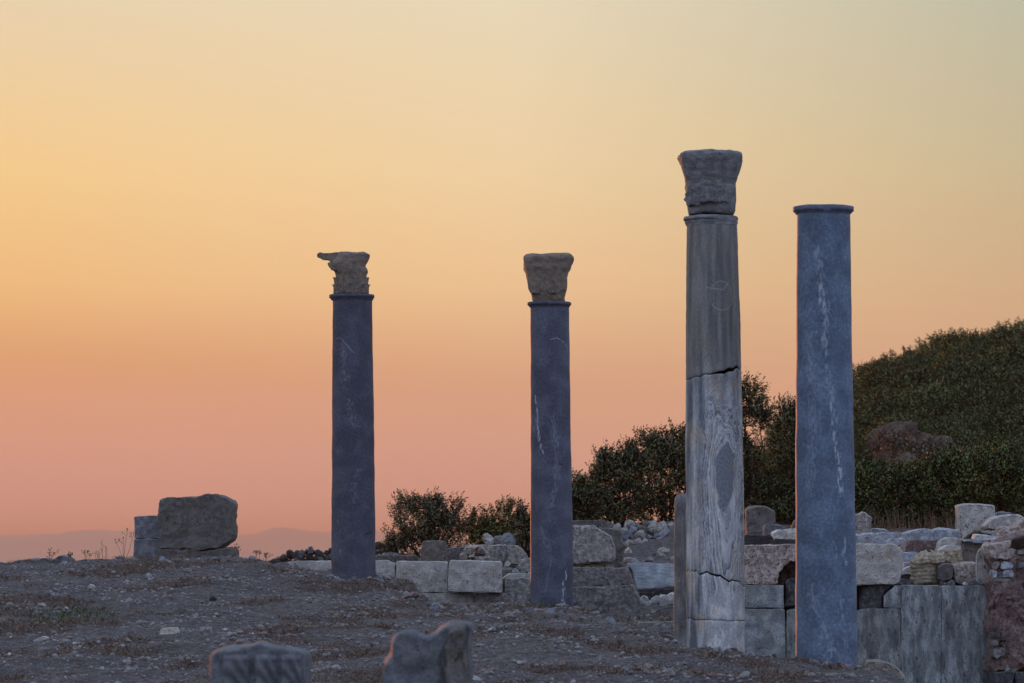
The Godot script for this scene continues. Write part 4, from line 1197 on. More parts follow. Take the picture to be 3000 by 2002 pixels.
	tag(weed, "dry weed with dark seed heads before the rounded crest boulder", "weed", "dry weeds on the mound crest")
	weed = single("dry_weed", weed_mesh(0.188, 3, true), plain_material(Color(0.14, 0.09, 0.06)), Vector3(-6.48, land(-6.48, -58.4) - 0.02, -58.4))
	tag(weed, "short dry weed beside the small square stone on the crest", "weed", "dry weeds on the mound crest")
	weed = single("dry_weed", weed_mesh(0.325, 4, false), plain_material(Color(0.14, 0.09, 0.06)), Vector3(-6.33, land(-6.33, -58.7) - 0.02, -58.7))
	tag(weed, "leafless dry weed with slanting stems on the open crest", "weed", "dry weeds on the mound crest")
	weed = single("dry_weed", weed_mesh(0.375, 5, false), plain_material(Color(0.14, 0.09, 0.06)), Vector3(-6.24, land(-6.24, -58.6) - 0.02, -58.6))
	tag(weed, "tallest dry weed on the open crest, left of the humped boulder", "weed", "dry weeds on the mound crest")
	weed = single("dry_weed", weed_mesh(0.525, 6, true), plain_material(Color(0.14, 0.09, 0.06)), Vector3(-5.89, land(-5.89, -58.2) - 0.02, -58.2))
	tag(weed, "thin tall dry weed by the humped boulder and squared blocks", "weed", "dry weeds on the mound crest")
	weed = single("dry_weed", weed_mesh(0.175, 7, true), plain_material(Color(0.14, 0.09, 0.06)), Vector3(-4.97, land(-4.97, -59) - 0.02, -59))
	tag(weed, "low reddish weed at the foot of the low base block", "weed", "dry weeds on the mound crest")
	weed = single("dry_weed", weed_mesh(0.25, 8, true), plain_material(Color(0.14, 0.09, 0.06)), Vector3(-4.26, land(-4.26, -59.4) - 0.02, -59.4))
	tag(weed, "single dry weed at the right end of the low base block", "weed", "dry weeds on the mound crest")
	weed = single("dry_weed", weed_mesh(0.175, 9, true), plain_material(Color(0.14, 0.09, 0.06)), Vector3(-3.95, land(-3.95, -59.2) - 0.02, -59.2))
	tag(weed, "dry weed with dark seed heads right of the base block", "weed", "dry weeds on the mound crest")
	weed = single("dry_weed", weed_mesh(0.175, 10, true), plain_material(Color(0.14, 0.09, 0.06)), Vector3(-3.8, land(-3.8, -59.2) - 0.02, -59.2))
	tag(weed, "low dry weed before the dark drystone wall", "weed", "dry weeds on the mound crest")

func add_tufts(called: String, mesh: Mesh, places: Array, a: Color, b: Color, size: float) -> void:
	var mm := MultiMesh.new()
	mm.transform_format = MultiMesh.TRANSFORM_3D
	mm.use_colors = true
	mm.mesh = mesh
	mm.instance_count = places.size()
	for i in places.size():
		var basis := Basis(Vector3.UP, rng.randf() * TAU).scaled(Vector3.ONE * size * rng.randf_range(0.7, 1.5))
		mm.set_instance_transform(i, Transform3D(basis, places[i]))
		mm.set_instance_color(i, a.lerp(b, rng.randf()))
	var o := MultiMeshInstance3D.new()
	o.name = called
	o.multimesh = mm
	o.material_override = M.straw
	add_child(o)
	tag(o, "", "", "", "stuff")


# ------------------------------------------------------------------ fallen blocks and walls
func make_ruins() -> void:
	var w: Node3D
	stone("broken_block", "big broken stone block with uneven top resting on a low base block", "stone block", Vector3(-4.937, 2.088, -60.375), [-58.5, 80.5, -45.3, 80.5, -24.9, 81.4, -4.5, 83.3, 16, 87.3, 34.1, 87.1, 45.5, 82.8, 56.8, 77.6, 59.3, 71.9, 58.9, 49.2, 59.1, 28.8, 55.7, 15.2, 45.5, 6.6, 34.1, 2.7, 16, 0.2, 4.6, 0, -11.3, 2.9, -34, 3.8, -57.8, 2.2, -59.4, 6.1, -59.2, 49.2], 75, "grey_brown", 1.5, 2.4)
	stone("base_block", "low worn base block under the big broken block on the mound", "stone block", Vector3(-4.925, 1.854, -60.325), [-60.3, 0, -60.6, 24.5, -34.3, 25.8, -11.6, 25.2, 4.2, 22.2, 17.8, 22.5, 33.7, 24.9, 47.3, 27, 57.5, 25.8, 60.4, 20.9, 60.7, 0], 85, "grey_brown", 3, 2)
	stone("squared_block", "upper squared grey block left of the big broken block", "stone block", Vector3(-5.728, 2.272, -60.85), [-23.4, 0, -23.9, 34.2, -20.9, 35.3, -3.7, 35.8, 23.8, 35.8, 23.8, 0], 50, "grey_mid", 1, 0.8, 0, "stacked squared blocks")
	stone("squared_block", "lower squared grey block with a slanting crack, carrying a smaller one", "stone block", Vector3(-5.726, 1.853, -60.775), [-24.4, 0, -24, 40, -21.2, 40.9, 24.5, 41.2, 24.5, 0], 55, "grey_mid", 1, 0.9, 0, "stacked squared blocks")
	stone("flat_stone", "long flat dark stone on the far left of the mound crest", "stone", Vector3(-7.434, 1.822, -59.45), [-32.5, 0, -29.1, 6.7, -21.3, 10.6, -1.1, 12.3, 25.7, 13.7, 31.3, 10.6, 32.4, 0], 50, "grey_dim", 3, 2, 0, "stones on the mound crest")
	stone("boulder", "rounded boulder with dry weeds before it on the mound crest", "boulder", Vector3(-6.925, 1.812, -59.15), [-17.2, 0, -15.6, 11.1, -11.1, 16, -4.9, 18.9, 4, 18.3, 10.7, 16, 15.9, 13.4, 17.2, 7.8, 15.2, 0], 30, "grey_dim", 6, 2.5, 0, "stones on the mound crest")
	stone("square_stone", "small square stone standing on a flat white stone at the crest", "stone", Vector3(-6.558, 1.874, -59.075), [-5.9, 0, -5.7, 6.3, -3.2, 7.4, 4.8, 7.2, 5.9, 4.9, 5.7, 0], 15, "grey_dim", 1, 0.6, 0, "stones on the mound crest")
	stone("flat_stone", "thin flat white stone under a small square stone at the crest", "stone", Vector3(-6.572, 1.834, -59.05), [-16.7, 0, -15.6, 4, -3.4, 5.4, 3.3, 4.9, 14.5, 3.2, 16.7, 0], 30, "lime_bright", 1, 0.8, 0, "stones on the mound crest")
	stone("boulder", "low humped boulder half sunk beside the stacked squared blocks", "boulder", Vector3(-5.911, 1.801, -58.975), [-17.2, 0, -15, 7.8, -6.1, 12.3, 0.6, 15.6, 8.4, 16.9, 15.1, 14.5, 17.3, 11.1, 13.9, 7.8, 10.6, 0], 35, "lime_dim", 5, 2.5, 0, "stones on the mound crest")
	stone("flat_stone", "pale flat oblong stone lying alone on the dirt slope", "stone", Vector3(-3.361, 1.219, -37.66), [-9.8, 0, -9.4, 4.9, -7.7, 6.4, -0.3, 7.1, 7.6, 7.9, 9.4, 6.1, 9.8, 1.8, 4, 0.1, -1.7, 0.7], 12, "lime_bright", 1, 0.8)
	stone("flat_stone", "pale sliver of stone lying slantwise low on the dirt slope", "stone", Vector3(-4.494, 1.177, -36.65), [-6.8, 0, -6.5, 1.4, -1.2, 3.9, 2.9, 5.3, 6.8, 4.6, 6.8, 3.1, 1.5, 1.4, -2.6, 0], 10, "lime_bright", 0.8, 0.6)
	stone("flat_stone", "small pale stone on the dirt slope below the stacked blocks", "stone", Vector3(-5.242, 1.591, -47.85), [-4.7, 0, -4.3, 2.9, -1.9, 5.2, 2.6, 4.9, 4.8, 2.5, 4.4, 0], 10, "lime", 1, 0.7)
	stone("dark_stone", "dark lone stone on the slope below the big broken block", "stone", Vector3(-3.444, 1.478, -44.25), [-4.2, 0, -3.7, 3, -0.8, 5.5, 2.5, 5, 4.2, 2.2, 3.5, 0], 10, "dark", 1.5, 0.8)
	w = thing("drystone_wall", "low dark wall of heaped round fieldstones on the left skyline", "wall", Vector3(-4.078, 1.862, -74))
	heap_stones(w, 11, [-0.79, 0, -0.526, 0.059, -0.276, 0.21, -0.145, 0.197, 0, 0.25, 0.164, 0.263, 0.296, 0.237, 0.579, 0.289, 1.184, 0.329, 1.513, 0.395, 1.743, 0.342, 1.973, 0.164], 0.115, ["dark", "dark", "earth", "vein_dim"], 0.5)
	stone("fieldstone", "squared fieldstone standing up on the dark drystone wall", "stone", Vector3(-3.885, 2.044, -74), [-4, 0, -3.7, 12.6, 1.4, 13.7, 3.3, 11.2, 3.9, 0], 20, "grey_dim", 1.5, 0.8)
	w = thing("ashlar_wall", "low wall of pale cracked ashlar blocks behind the two left columns", "wall", Vector3(-1.03, 1.185, -62))
	piece(w, "block", Vector3(-2.56, 0.359, -0.3), [-8.3, 0, -7.1, 32.4, -3.6, 35.2, 8.4, 36.1, 8.4, 0], 50, "lime", 1, 0.9)
	piece(w, "block", Vector3(-2.108, 0.359, -0.25), [-35.9, 0, -35.9, 35.7, -33.3, 36.8, 35.9, 37.5, 35.9, 0], 50, "lime", 1, 0.9)
	piece(w, "block", Vector3(-1.313, 0.394, -0.25), [-45.2, 0, -45.2, 34.2, 34.2, 34.7, 36, 32.6, 38.5, 31, 43.4, 30.7, 45.1, 28.9, 45.1, 0], 50, "lime", 1, 0.9)
	piece(w, "block", Vector3(-0.429, 0.221, -0.275), [-41.8, 0, -41.8, 47.4, -40.1, 49.9, -37.6, 50.4, -0.7, 50, 39.9, 50.2, 41.8, 49, 41.8, 0], 55, "lime", 1, 0.9)
	piece(w, "block", Vector3(0.438, 0.224, 0), [-43.3, 1.5, -43, 42.9, -40.8, 50.2, -37.8, 51.8, -13.3, 51.5, 23.5, 50.5, 40.6, 49.6, 43, 45.9, 43.3, 0, -1, 0.6], 60, "lime", 1, 0.9)
	piece(w, "block", Vector3(0.891, 0.23, -0.35), [-1.4, 0, -1.4, 19.4, 0.1, 21.2, 1.3, 21.7, 1.3, 0], 50, "lime_dim", 1, 1)
	piece(w, "block", Vector3(1.252, 0.231, -0.25), [-34.1, 0, -34.1, 20.2, -31.1, 21.9, -8.9, 22.2, 34.1, 22.9, 34.1, 0], 50, "vein", 1, 0.9)
	piece(w, "block", Vector3(-0.196, -0.086, -0.3), [-60.9, 0, -60.9, 29.8, 7.9, 30, 60.8, 30.7, 60.8, 0], 60, "lime", 1, 0.9)
	piece(w, "block", Vector3(1.009, -0.085, -0.25), [-58.4, 0, -58.4, 28, -56.9, 29.5, -21.5, 30.4, 15.4, 31.2, 58.4, 31.7, 58.4, 0], 60, "vein", 1, 0.9)
	stone("flat_slab", "low flat slab topped with gravel behind the left ashlar wall", "stone slab", Vector3(-1.943, 1.884, -63.65), [-38.7, 0, -38.7, 11.5, -23.6, 12, 6.6, 11.7, 37.4, 11, 38.7, 9.4, 38.4, 0], 50, "vein_dim", 1.5, 1)
	w = thing("gravel_mound", "small mound of gravel heaped on the low flat slab", "gravel", Vector3(-2.034, 1.999, -63.6))
	heap_stones(w, 13, [-0.22, 0.01, -0.1, 0.04, 0.0, 0.045, 0.12, 0.035, 0.24, 0.005], 0.034, ["lime_dim", "grey_dim"], 0.4)
	stone("upright_block", "upright square block with rounded left shoulder on the ashlar wall", "stone block", Vector3(-1.285, 1.885, -63.125), [-20.3, 0, -21, 8.7, -21.3, 19.9, -19.5, 24.9, -18.8, 32.4, -16.5, 34.9, -10.3, 35.5, -0.3, 36, 17.2, 35.5, 19.4, 33.9, 20.4, 24.9, 21.2, 0], 45, "grey_brown", 3, 1.2)
	stone("wall_slab", "dark sloping wall slab right of the upright square block", "stone block", Vector3(-0.97, 1.856, -64.8), [-17.3, 0, -16.7, 25.6, -12.8, 26.9, 14.7, 29.2, 17.3, 28.2, 16.6, 0], 40, "vein_dim", 1.5, 1.2)
	stone("wall_slab", "broad cracked wall slab with patches of old mortar", "stone block", Vector3(-0.47, 1.855, -65.1), [-38.2, 0, -38.2, 29.6, -33.7, 32.2, -16.4, 32.6, 17.1, 33, 38, 33, 38.2, 23.2, 37.2, 10.3, 32.6, 0], 40, "vein", 2, 1.2)
	stone("wall_slab", "wall slab with rounded broken right corner nearest the second column", "stone block", Vector3(0.089, 1.856, -64.8), [-16.2, 0, -17.1, 23.1, -16.6, 31.4, -13, 32, 1.1, 32, 8.8, 25.6, 14.6, 17.9, 17.1, 11.5, 15.8, 0], 40, "vein", 2.5, 1.5)
	w = thing("masonry_core", "crumbling lump of rubble masonry with two red bricks in it", "masonry", Vector3(-0.639, 1.908, -64.2))
	piece(w, "mortar_body", Vector3(0.004, -0.013, -0.25), [-24.8, 0, -25, 11.5, -22.9, 13, -16.5, 14, -17.1, 19.1, -12, 25.5, -4.4, 26.8, 4.6, 26.1, 13.5, 24.2, 18.6, 17.8, 20.5, 14, 25, 7.6, 25, 0], 30, "pitted", 2, 3)
	piece(w, "brick", Vector3(0.066, 0.099, -0.02), [-4.5, 0, -4.5, 4.1, 4.6, 4.1, 4.6, 0], 20, "brick", 0.8, 0.6)
	piece(w, "brick", Vector3(0.059, 0.198, -0.02), [-2, 0, -2, 3.3, 2, 3.3, 2, 0], 20, "brick", 0.8, 0.6)
	piece(w, "stone", Vector3(-0.162, 0.023, 0), [-7.3, 0.2, -7.4, 8.5, -5.4, 9.1, 6.7, 8.5, 7.4, 2.8, 3.5, 0], 20, "lime_dim", 1.5, 1)
	piece(w, "stone", Vector3(-0.033, 0.063, 0), [-4.9, 0, -4.3, 4.5, 3.4, 5.1, 4.9, 3.2, 4.6, 0], 20, "lime", 1.2, 1)
	piece(w, "stone", Vector3(0.118, 0.025, 0), [-11.1, 0, -10.7, 4.9, -6.7, 6.6, 7.3, 6.1, 11.1, 3.8, 7.3, 0.7], 20, "vein", 1.2, 1)
	piece(w, "stone", Vector3(-0.079, 0.117, 0), [-6, 0, -5.4, 4.8, -1.6, 9.3, 4.1, 7.4, 6, 2.3, 2.9, 0], 20, "lime_dim", 1.5, 1)
	piece(w, "stone", Vector3(0.152, 0.114, 0), [-5, 0, -4.2, 7, -1.2, 9.9, 2.9, 5.1, 4.9, 0.3], 20, "vein_dim", 1.2, 1)
	stone("pale_stone", "pale pointed rubble stone wedged below the rounded wall slab", "stone", Vector3(-0.064, 1.818, -63.7), [-5.2, 0.2, -4.6, 7.2, -0.8, 10.3, 2.6, 8.4, 5.1, 4.6, 3, 1.5, -0.2, 0], 20, "lime", 2, 1, 0, "rubble stones under the wall slabs")
	stone("dark_stone", "dark flat stone wedged below the pale pointed stone", "stone", Vector3(0.001, 1.802, -63.6), [-6, 0, -4.1, 3.7, 0.9, 5.6, 5.9, 3.1, 5.7, 0], 20, "dark", 1.5, 1, 0, "rubble stones under the wall slabs")
	stone("rough_stone", "rough rounded stone right against the second column", "stone", Vector3(0.274, 1.721, -63.475), [-16.3, 0, -17.6, 8.7, -13.2, 16.3, -12, 21.9, -6.3, 23.6, 11.3, 23.8, 17.6, 16.3, 15.1, 1.2, -6.3, 0.2], 35, "vein", 4, 2, 0, "rubble stones under the wall slabs")
	stone("flat_stone", "thick flat stone bedded under the wall slabs", "stone", Vector3(-0.08, 1.727, -63.35), [-8.6, 0.7, -8.3, 7.2, -6, 8.2, 7.7, 7.7, 8.6, 4.4, 4, 0], 30, "lime_dim", 2, 1.2, 0, "rubble stones under the wall slabs")
	stone("pale_stone", "small triangular stone between the flat and the rough stone", "stone", Vector3(0.057, 1.728, -63.2), [-6, 0, -4.7, 4.4, -0.9, 7.9, 3.1, 4.4, 5.9, 0.6], 20, "grey", 1.5, 1, 0, "rubble stones under the wall slabs")
	stone("flat_stone", "long pale flat stone resting on the right end of the ashlar wall", "stone", Vector3(0.058, 1.624, -62.75), [-21.2, 0.7, -18.5, 3.8, -12.3, 8.1, -4.8, 9.1, 15.7, 9.6, 18.8, 7.2, 21.3, 3.1, 21, 0], 30, "lime", 2, 1.3, 0, "rubble stones under the wall slabs")
	stone("flat_stone", "small grey stone touching the second column above the ashlar wall", "stone", Vector3(0.314, 1.631, -62.625), [-6.8, 0, -6.6, 8.1, -4.4, 9.8, 6.8, 9.6, 6.8, 0], 25, "grey", 2, 1, 0, "rubble stones under the wall slabs")
	w = thing("rubble_pile", "pile of pale rubble stones in front of the second bush", "rubble pile", Vector3(-0.175, 2.196, -67))
	heap_stones(w, 17, [-0.32, 0, -0.28, 0.093, -0.24, 0.113, -0.147, 0.14, -0.027, 0.126, 0.053, 0.186, 0.106, 0.21, 0.172, 0.16, 0.252, 0.16, 0.305, 0.133, 0.358, 0], 0.2, ["lime_dim", "grey_mid", "vein_mid", "vein"], 0.4)
	stone("long_slab", "long dressed slab end high behind the veined boulder", "stone slab", Vector3(1.298, 2.448, -66.25), [-33.3, 0, -33.3, 15.9, 28.6, 16.2, 30.7, 14.2, 33.2, 8.5, 33.2, 0], 50, "vein_dim", 1.5, 1)
	stone("veined_boulder", "great rounded block of pale veined stone beside the second column", "stone block", Vector3(1.233, 1.867, -60.3), [-38.1, 0, -38.1, 59.8, -27.1, 60.2, 2.6, 60.5, 6.4, 58.9, 9, 56.6, 18.7, 51.7, 29.1, 45.2, 33.2, 42.4, 35.3, 37.9, 37.1, 28.2, 38.1, 15.2, 38.1, 7.5, 35.8, 3.6, 29.1, 2.1, 14.8, 0.9, -4.5, 0.2], 60, "vein", 4, 1.6)
	stone("notched_block", "tall notched block standing behind the veined boulder", "stone block", Vector3(1.581, 1.783, -61.25), [-24.2, 0, -24.2, 65.2, -20.3, 65.7, 10.6, 64.8, 14.5, 63.3, 15.7, 60.5, 15.7, 48.9, 24.1, 38.8, 23.7, 36.8, 18.1, 31.6, 18.9, 17.1, 20.2, 0], 50, "grey_brown", 2, 1.8)
	w = thing("packing_course", "course of thin packing stones under the veined boulder", "stone course", Vector3(1.293, 1.806, -60.1))
	piece(w, "stone", Vector3(-0.466, -0.009, -0.2), [-5.2, 0, -4.9, 4.6, -3.6, 5.7, 4.2, 5.4, 5.2, 3.9, 5.2, 0], 40, "lime_dim", 1.2, 1)
	piece(w, "stone", Vector3(-0.298, -0.009, -0.2), [-11, 0, -10.7, 4.6, -9.4, 5.7, 10, 5.4, 11, 3.9, 11, 0], 40, "lime_dim", 1.2, 1)
	piece(w, "stone", Vector3(-0.085, -0.009, -0.2), [-9.6, 0, -9.3, 5.4, -8.1, 6.5, 8.5, 6.2, 9.6, 4.6, 9.6, 0], 40, "yellow", 1.2, 1)
	piece(w, "stone", Vector3(0.088, -0.009, -0.2), [-7, 0, -6.7, 5.2, -5.4, 6.2, 6, 5.9, 7, 4.4, 7, 0], 40, "lime_dim", 1.2, 1)
	piece(w, "stone", Vector3(0.237, -0.009, -0.2), [-7.1, 0, -6.9, 4.6, -5.6, 5.7, 6.1, 5.4, 7.1, 3.9, 7.1, 0], 40, "yellow", 1.2, 1)
	w = thing("stepped_block", "big grey block with a stepped moulding and splintered face", "stone block", Vector3(1.374, 1.012, -57))
	piece(w, "upper_band", Vector3(-0.073, 0.501, -0.55), [-51.3, 0, -51.3, 29, -37.1, 29.8, -4.4, 30.1, 36.9, 30.6, 41.8, 30.1, 44.9, 27.1, 47.9, 21, 51.3, 5.5, 7.9, 2.5], 60, "vein_mid", 1.5, 2)
	piece(w, "lower_body", Vector3(-0.027, -0.074, -0.4), [-56.2, 0, -56.2, 57.5, -9.6, 59.4, 45.9, 62.9, 49.3, 58.3, 52.4, 50.3, 54.5, 43, 56.2, 34.4, 55.5, 0], 80, "vein_mid", 1.5, 3)
	stone("striped_slab", "smooth grey slab with pale stripes leaning on the rubble", "stone slab", Vector3(2.363, 1.402, -61.11), [-49.9, 46.8, -43.3, 57.3, -41.7, 60.1, -37.4, 60.2, -36.1, 55.7, -10.5, 52.5, 21.1, 48.5, 50, 44.4, 50, 9.7, -9.1, 2.9, -36.7, 0, -40.7, 14.6, -45.3, 38.8], 22, "striped", 1.5, 0.8, 0, "", 0, -0.62)
	stone("dark_stone", "dark angular stone under the lower edge of the striped slab", "stone", Vector3(2.345, 1.349, -60.05), [-14, 0, -11.7, 7.7, -9.5, 12.6, 0.2, 13.6, 11.8, 12.6, 14.1, 7.7, 13.1, 0], 30, "dark", 2, 1.5)
	stone("dark_stone", "flat dark stone at the left foot of the striped slab", "stone", Vector3(2.092, 1.316, -60.05), [-13.2, 0, -12.6, 8.4, -9.4, 10.7, 4.8, 11.6, 11.9, 10, 13.2, 4.5, 7.4, 0], 30, "dark", 2, 1.5)
	stone("dark_stone", "dark stone at the foot of the striped slab beside the grey shaft", "stone", Vector3(2.559, 1.363, -59.95), [-9.3, 0, -8.7, 10.3, -6.2, 14.8, 1.6, 16, 9.3, 0], 30, "dark", 2, 1.5)
	stone("white_rubble", "knobbly white rubble stone right of the stepped block", "stone", Vector3(2.018, 1.244, -58.1), [-8.9, 0.7, -7.7, 7.5, -4.8, 12.8, -1.4, 14, 2.7, 12.5, 4.2, 8.1, 8.2, 5.7, 8.9, 2.5, 0.4, 0], 20, "white", 2.5, 2.2, 0, "white rubble stones")
	stone("white_rubble", "white rubble stone between two others under the striped slab", "stone", Vector3(2.169, 1.279, -58.3), [-7.7, 0, -6.2, 5.7, -1.4, 8.6, 3.6, 10.7, 6.7, 9.8, 7.6, 5, 7.3, 0], 20, "white", 2, 2, 0, "white rubble stones")
	stone("white_rubble", "largest white rubble stone, beside the grey shaft stump", "stone", Vector3(2.394, 1.269, -58.15), [-16.5, 0, -15.3, 11.3, -12.8, 14.8, -5.9, 13.8, -0.9, 15.6, 4.1, 16, 15.3, 11.3, 16.6, 0], 30, "white", 3, 2.4, 0, "white rubble stones")
	stone("ledge_stone", "long low ledge stone with a pale top edge", "stone", Vector3(2.013, 0.939, -50.2), [-37.7, 0, -36.1, 17.3, -35, 19.2, -16.2, 19.5, 16.1, 20.1, 37.7, 20.3, 37.7, 0], 40, "lime_dim", 1, 0.9)
	stone("pink_slab", "small pinkish flat slab on the rubble above the striped slab", "stone slab", Vector3(2.541, 1.805, -62.45), [-16.7, 0, -15.4, 5.1, -13.4, 6.1, 16.8, 5.8, 16.8, 0], 30, "pitted", 1.5, 1)
	stone("slope_stone", "pointed grey stone standing above the striped slab", "stone", Vector3(2.354, 1.821, -62.475), [-5.7, 0, -4.4, 3.8, -1, 8.1, 2.3, 9.2, 5.3, 7.8, 5.7, 0], 15, "grey_dim", 2, 1, 0, "stones on the rubble slope")
	stone("slope_stone", "pale squarish stone at the top left corner of the striped slab", "stone", Vector3(1.905, 1.813, -62.175), [-4.1, 0, -3.4, 6, -0.7, 7.6, 2.6, 6.5, 4.1, 4, 3.3, 0], 15, "lime", 1.5, 1, 0, "stones on the rubble slope")
	stone("slope_stone", "broad pale boulder lying high on the rubble slope", "boulder", Vector3(2.567, 2.063, -65.125), [-10.5, 0, -8.4, 3.5, -4.9, 6.7, 0, 7.8, 5.6, 7, 10.3, 3.5, 10.5, 0], 25, "lime", 3, 1.5, 0, "stones on the rubble slope")
	stone("slope_stone", "pinkish stone at the left edge of the rubble slope", "stone", Vector3(1.923, 1.891, -63.125), [-8.6, 0.7, -7.2, 5.5, -1.1, 7.5, 5.7, 6.8, 8.7, 4.1, 7, 0], 25, "pitted", 3, 1.5, 0, "stones on the rubble slope")
	stone("slope_stone", "pale triangular stone right of the notched block", "stone", Vector3(1.942, 2.041, -64.1), [-7.1, 0, -6.2, 4.2, 0, 9.3, 3.1, 6.9, 7.2, 2.1, 5.5, 0, 1.4, 1.4], 20, "lime", 2, 1.2, 0, "stones on the rubble slope")
	stone("slope_stone", "tiny pale stone on the rubble slope above the striped slab", "stone", Vector3(2.19, 1.846, -62.35), [-2.8, 0, -2, 2.7, 1.6, 2.9, 2.9, 0], 10, "lime", 1, 0.6, 0, "stones on the rubble slope")
	w = thing("rubble_wall", "collapsed rubble wall below the bushes right of the second column", "rubble wall", Vector3(2.281, 2.182, -67.5))
	heap_stones(w, 23, [-0.654, 0.305, -0.567, 0.363, -0.436, 0.37, -0.305, 0.349, -0.174, 0.399, -0.073, 0.356, 0.073, 0.385, 0.291, 0.407, 0.509, 0.433, 0.683, 0.442, 0.829, 0.436], 0.14, ["grey_mid", "lime_dim", "vein", "grey_dim", "vein_dim", "vein"], 1.1)
	w = thing("podium_wall", "tall podium wall of grey weathered marble slabs behind the right columns", "wall", Vector3(4.228, 0.268, -46))
	piece(w, "slab", Vector3(-1.314, 1.106, -0.175), [-35, 0, -35, 27.2, 5.8, 27.7, 34.7, 27.5, 34, 21.2, 35, 0], 35, "panel_smooth", 1, 0.5)
	piece(w, "slab", Vector3(-1.306, -0.032, -0.175), [-35.8, 0, -35.8, 112.7, 34.5, 113.1, 35.4, 97.4, 35.7, 0], 35, "panel_smooth", 1, 0.5)
	piece(w, "broken_slab", Vector3(-0.763, 1.101, -0.215), [-19.5, 0, -18.9, 15.4, -20, 28, -17.6, 32.7, -11.4, 35.5, 1.2, 37.4, 20.1, 26.4, 20.1, 0], 35, "panel_dark", 2, 2.6)
	piece(w, "slab", Vector3(-0.752, -0.032, -0.195), [-18.6, 0, -18.9, 111.5, -9.5, 112.6, 18.8, 112.6, 18.8, 0], 35, "panel", 1.5, 1)
	piece(w, "broken_slab", Vector3(0.144, 1.073, -0.235), [-19.9, 0, -18.9, 8.8, -16.2, 22.9, -15.1, 30.1, 19.9, 30.5, 14.4, 23.2, 9.1, 17.4, 8.4, 4.8, 1.8, 0.6], 35, "panel_dark", 2, 2.4)
	piece(w, "slab", Vector3(0.138, -0.032, -0.2), [-29.5, 0, -23.3, 109.9, -16.2, 112.4, 9.7, 113.2, 29.5, 113.7, 29.5, 0], 40, "panel", 0.4, 0.8)
	piece(w, "slab", Vector3(0.676, -0.032, -0.2), [-23.9, 0, -23.9, 140.7, -4.8, 140.7, 23.9, 140.7, 23.9, 97.4, 23.9, 0], 40, "panel_pale", 0.4, 0.6)
	piece(w, "slab", Vector3(0.332, 1.11, -0.2), [10.1, 0.1, -0.3, 0, -9.9, 0.4, -10.2, 13.8, -5.3, 18.9, 2.6, 26.2, 10.1, 26.5], 40, "panel_pale", 0.4, 0.6)
	piece(w, "slab", Vector3(1.216, -0.032, -0.2), [-29.7, 0, -29.7, 97.4, -29.7, 140.7, 3.9, 140.5, 26.5, 140.4, 27.5, 81.7, 29.7, 0], 40, "panel_pale", 0.4, 0.6)
	piece(w, "core", Vector3(0.212, -0.048, -0.545), [-188.5, 0, -188.5, 142, 188.6, 142, 188.6, 0], 25, "earth", 1, 1)
	# blocks standing on the podium
	stone("pitted_block", "pinkish pitted block, hollowed at one corner, behind the two right columns", "stone block", Vector3(3.187, 1.654, -46.3), [-42.9, 0.1, -43.1, 45.6, -41.7, 46.2, -19.5, 47, 5.5, 48, 22.2, 48.2, 43, 48.4, 43, 36, 27.2, 34.4, 20.5, 28.9, 15.5, 29.8, 11.3, 25.2, 6.7, 23.5, 5.5, 18.1, 1.3, 15.2, 2.8, 10.2, -0.8, 4.7, 1.2, 0.1, -19.5, 0], 60, "pitted", 1.2, 1.6, 0, "blocks on the podium wall")
	stone("earth_fill", "dark crumbling earth fill in the hollow of the pitted block", "earth", Vector3(3.377, 1.653, -46.23), [-24.6, 0, -24.6, 32.8, 24.7, 39.5, 24.7, 0], 30, "earth", 4, 7)
	stone("pecked_block", "smooth pecked pale block with cut corners right of the blue column", "stone block", Vector3(4.267, 1.654, -46.3), [-41.6, 0.3, -41.6, 48.5, -14.9, 49, 31.4, 48.2, 35.3, 46.3, 37.5, 43.5, 40.6, 40, 41.6, 30.9, 41, 15.2, 38.1, 4.2, 33.7, 0.5, -3.9, 0], 60, "lime", 1.2, 1.1, 0, "blocks on the podium wall")
	stone("speckled_slab", "dark speckled low slab behind the pitted block", "stone slab", Vector3(3.133, 2.122, -49.2), [-21.3, 0, -21.3, 13.3, -15.5, 14, 5.4, 13.8, 17.8, 13.7, 19.8, 11.4, 20.9, 8, 21.4, 0], 40, "dark", 2, 1.6)
	stone("drum_stump", "stump of a fluted drum with a broken pale top", "column stump", Vector3(3.441, 2.266, -53.21), [-19.6, 0, -19.8, 32.7, -19.9, 37, -14.8, 41.2, -9, 42.5, -3.1, 43.1, 4.4, 41.9, 12.1, 38.5, 17.4, 34.8, 19, 33.2, 19.8, 16.4, 19.8, 0], 42, "grey_brown", 5, 1.5)
	stone("small_block", "small grey block with a ridge along its top before the drum stump", "stone block", Vector3(3.562, 2.214, -52.2), [-13.8, 0, -14.2, 18.4, -12.8, 20.6, -10.5, 21.2, 2.7, 20.2, 11.7, 17.9, 13.9, 15.6, 14.2, 0], 40, "grey_dim", 3, 1.6)
	stone("cream_block", "cream coloured broken block left of the blue column", "stone block", Vector3(3.633, 2.199, -50.7), [-20, 0, -19.9, 10.1, -18.4, 11.4, -14.7, 13.3, -3.7, 14.2, 6.3, 14.9, 20.1, 14.6, 20.1, 0], 40, "lime_bright", 3, 1.6)
	stone("dark_slab", "long dark slab lying on the pitted block left of the blue column", "stone slab", Vector3(3.496, 2.129, -48.675), [-18.5, 0, -18.2, 6.2, -16.6, 8, -2.5, 8.1, 18.6, 7.8, 18.6, 0], 35, "dark", 2.5, 1.2)
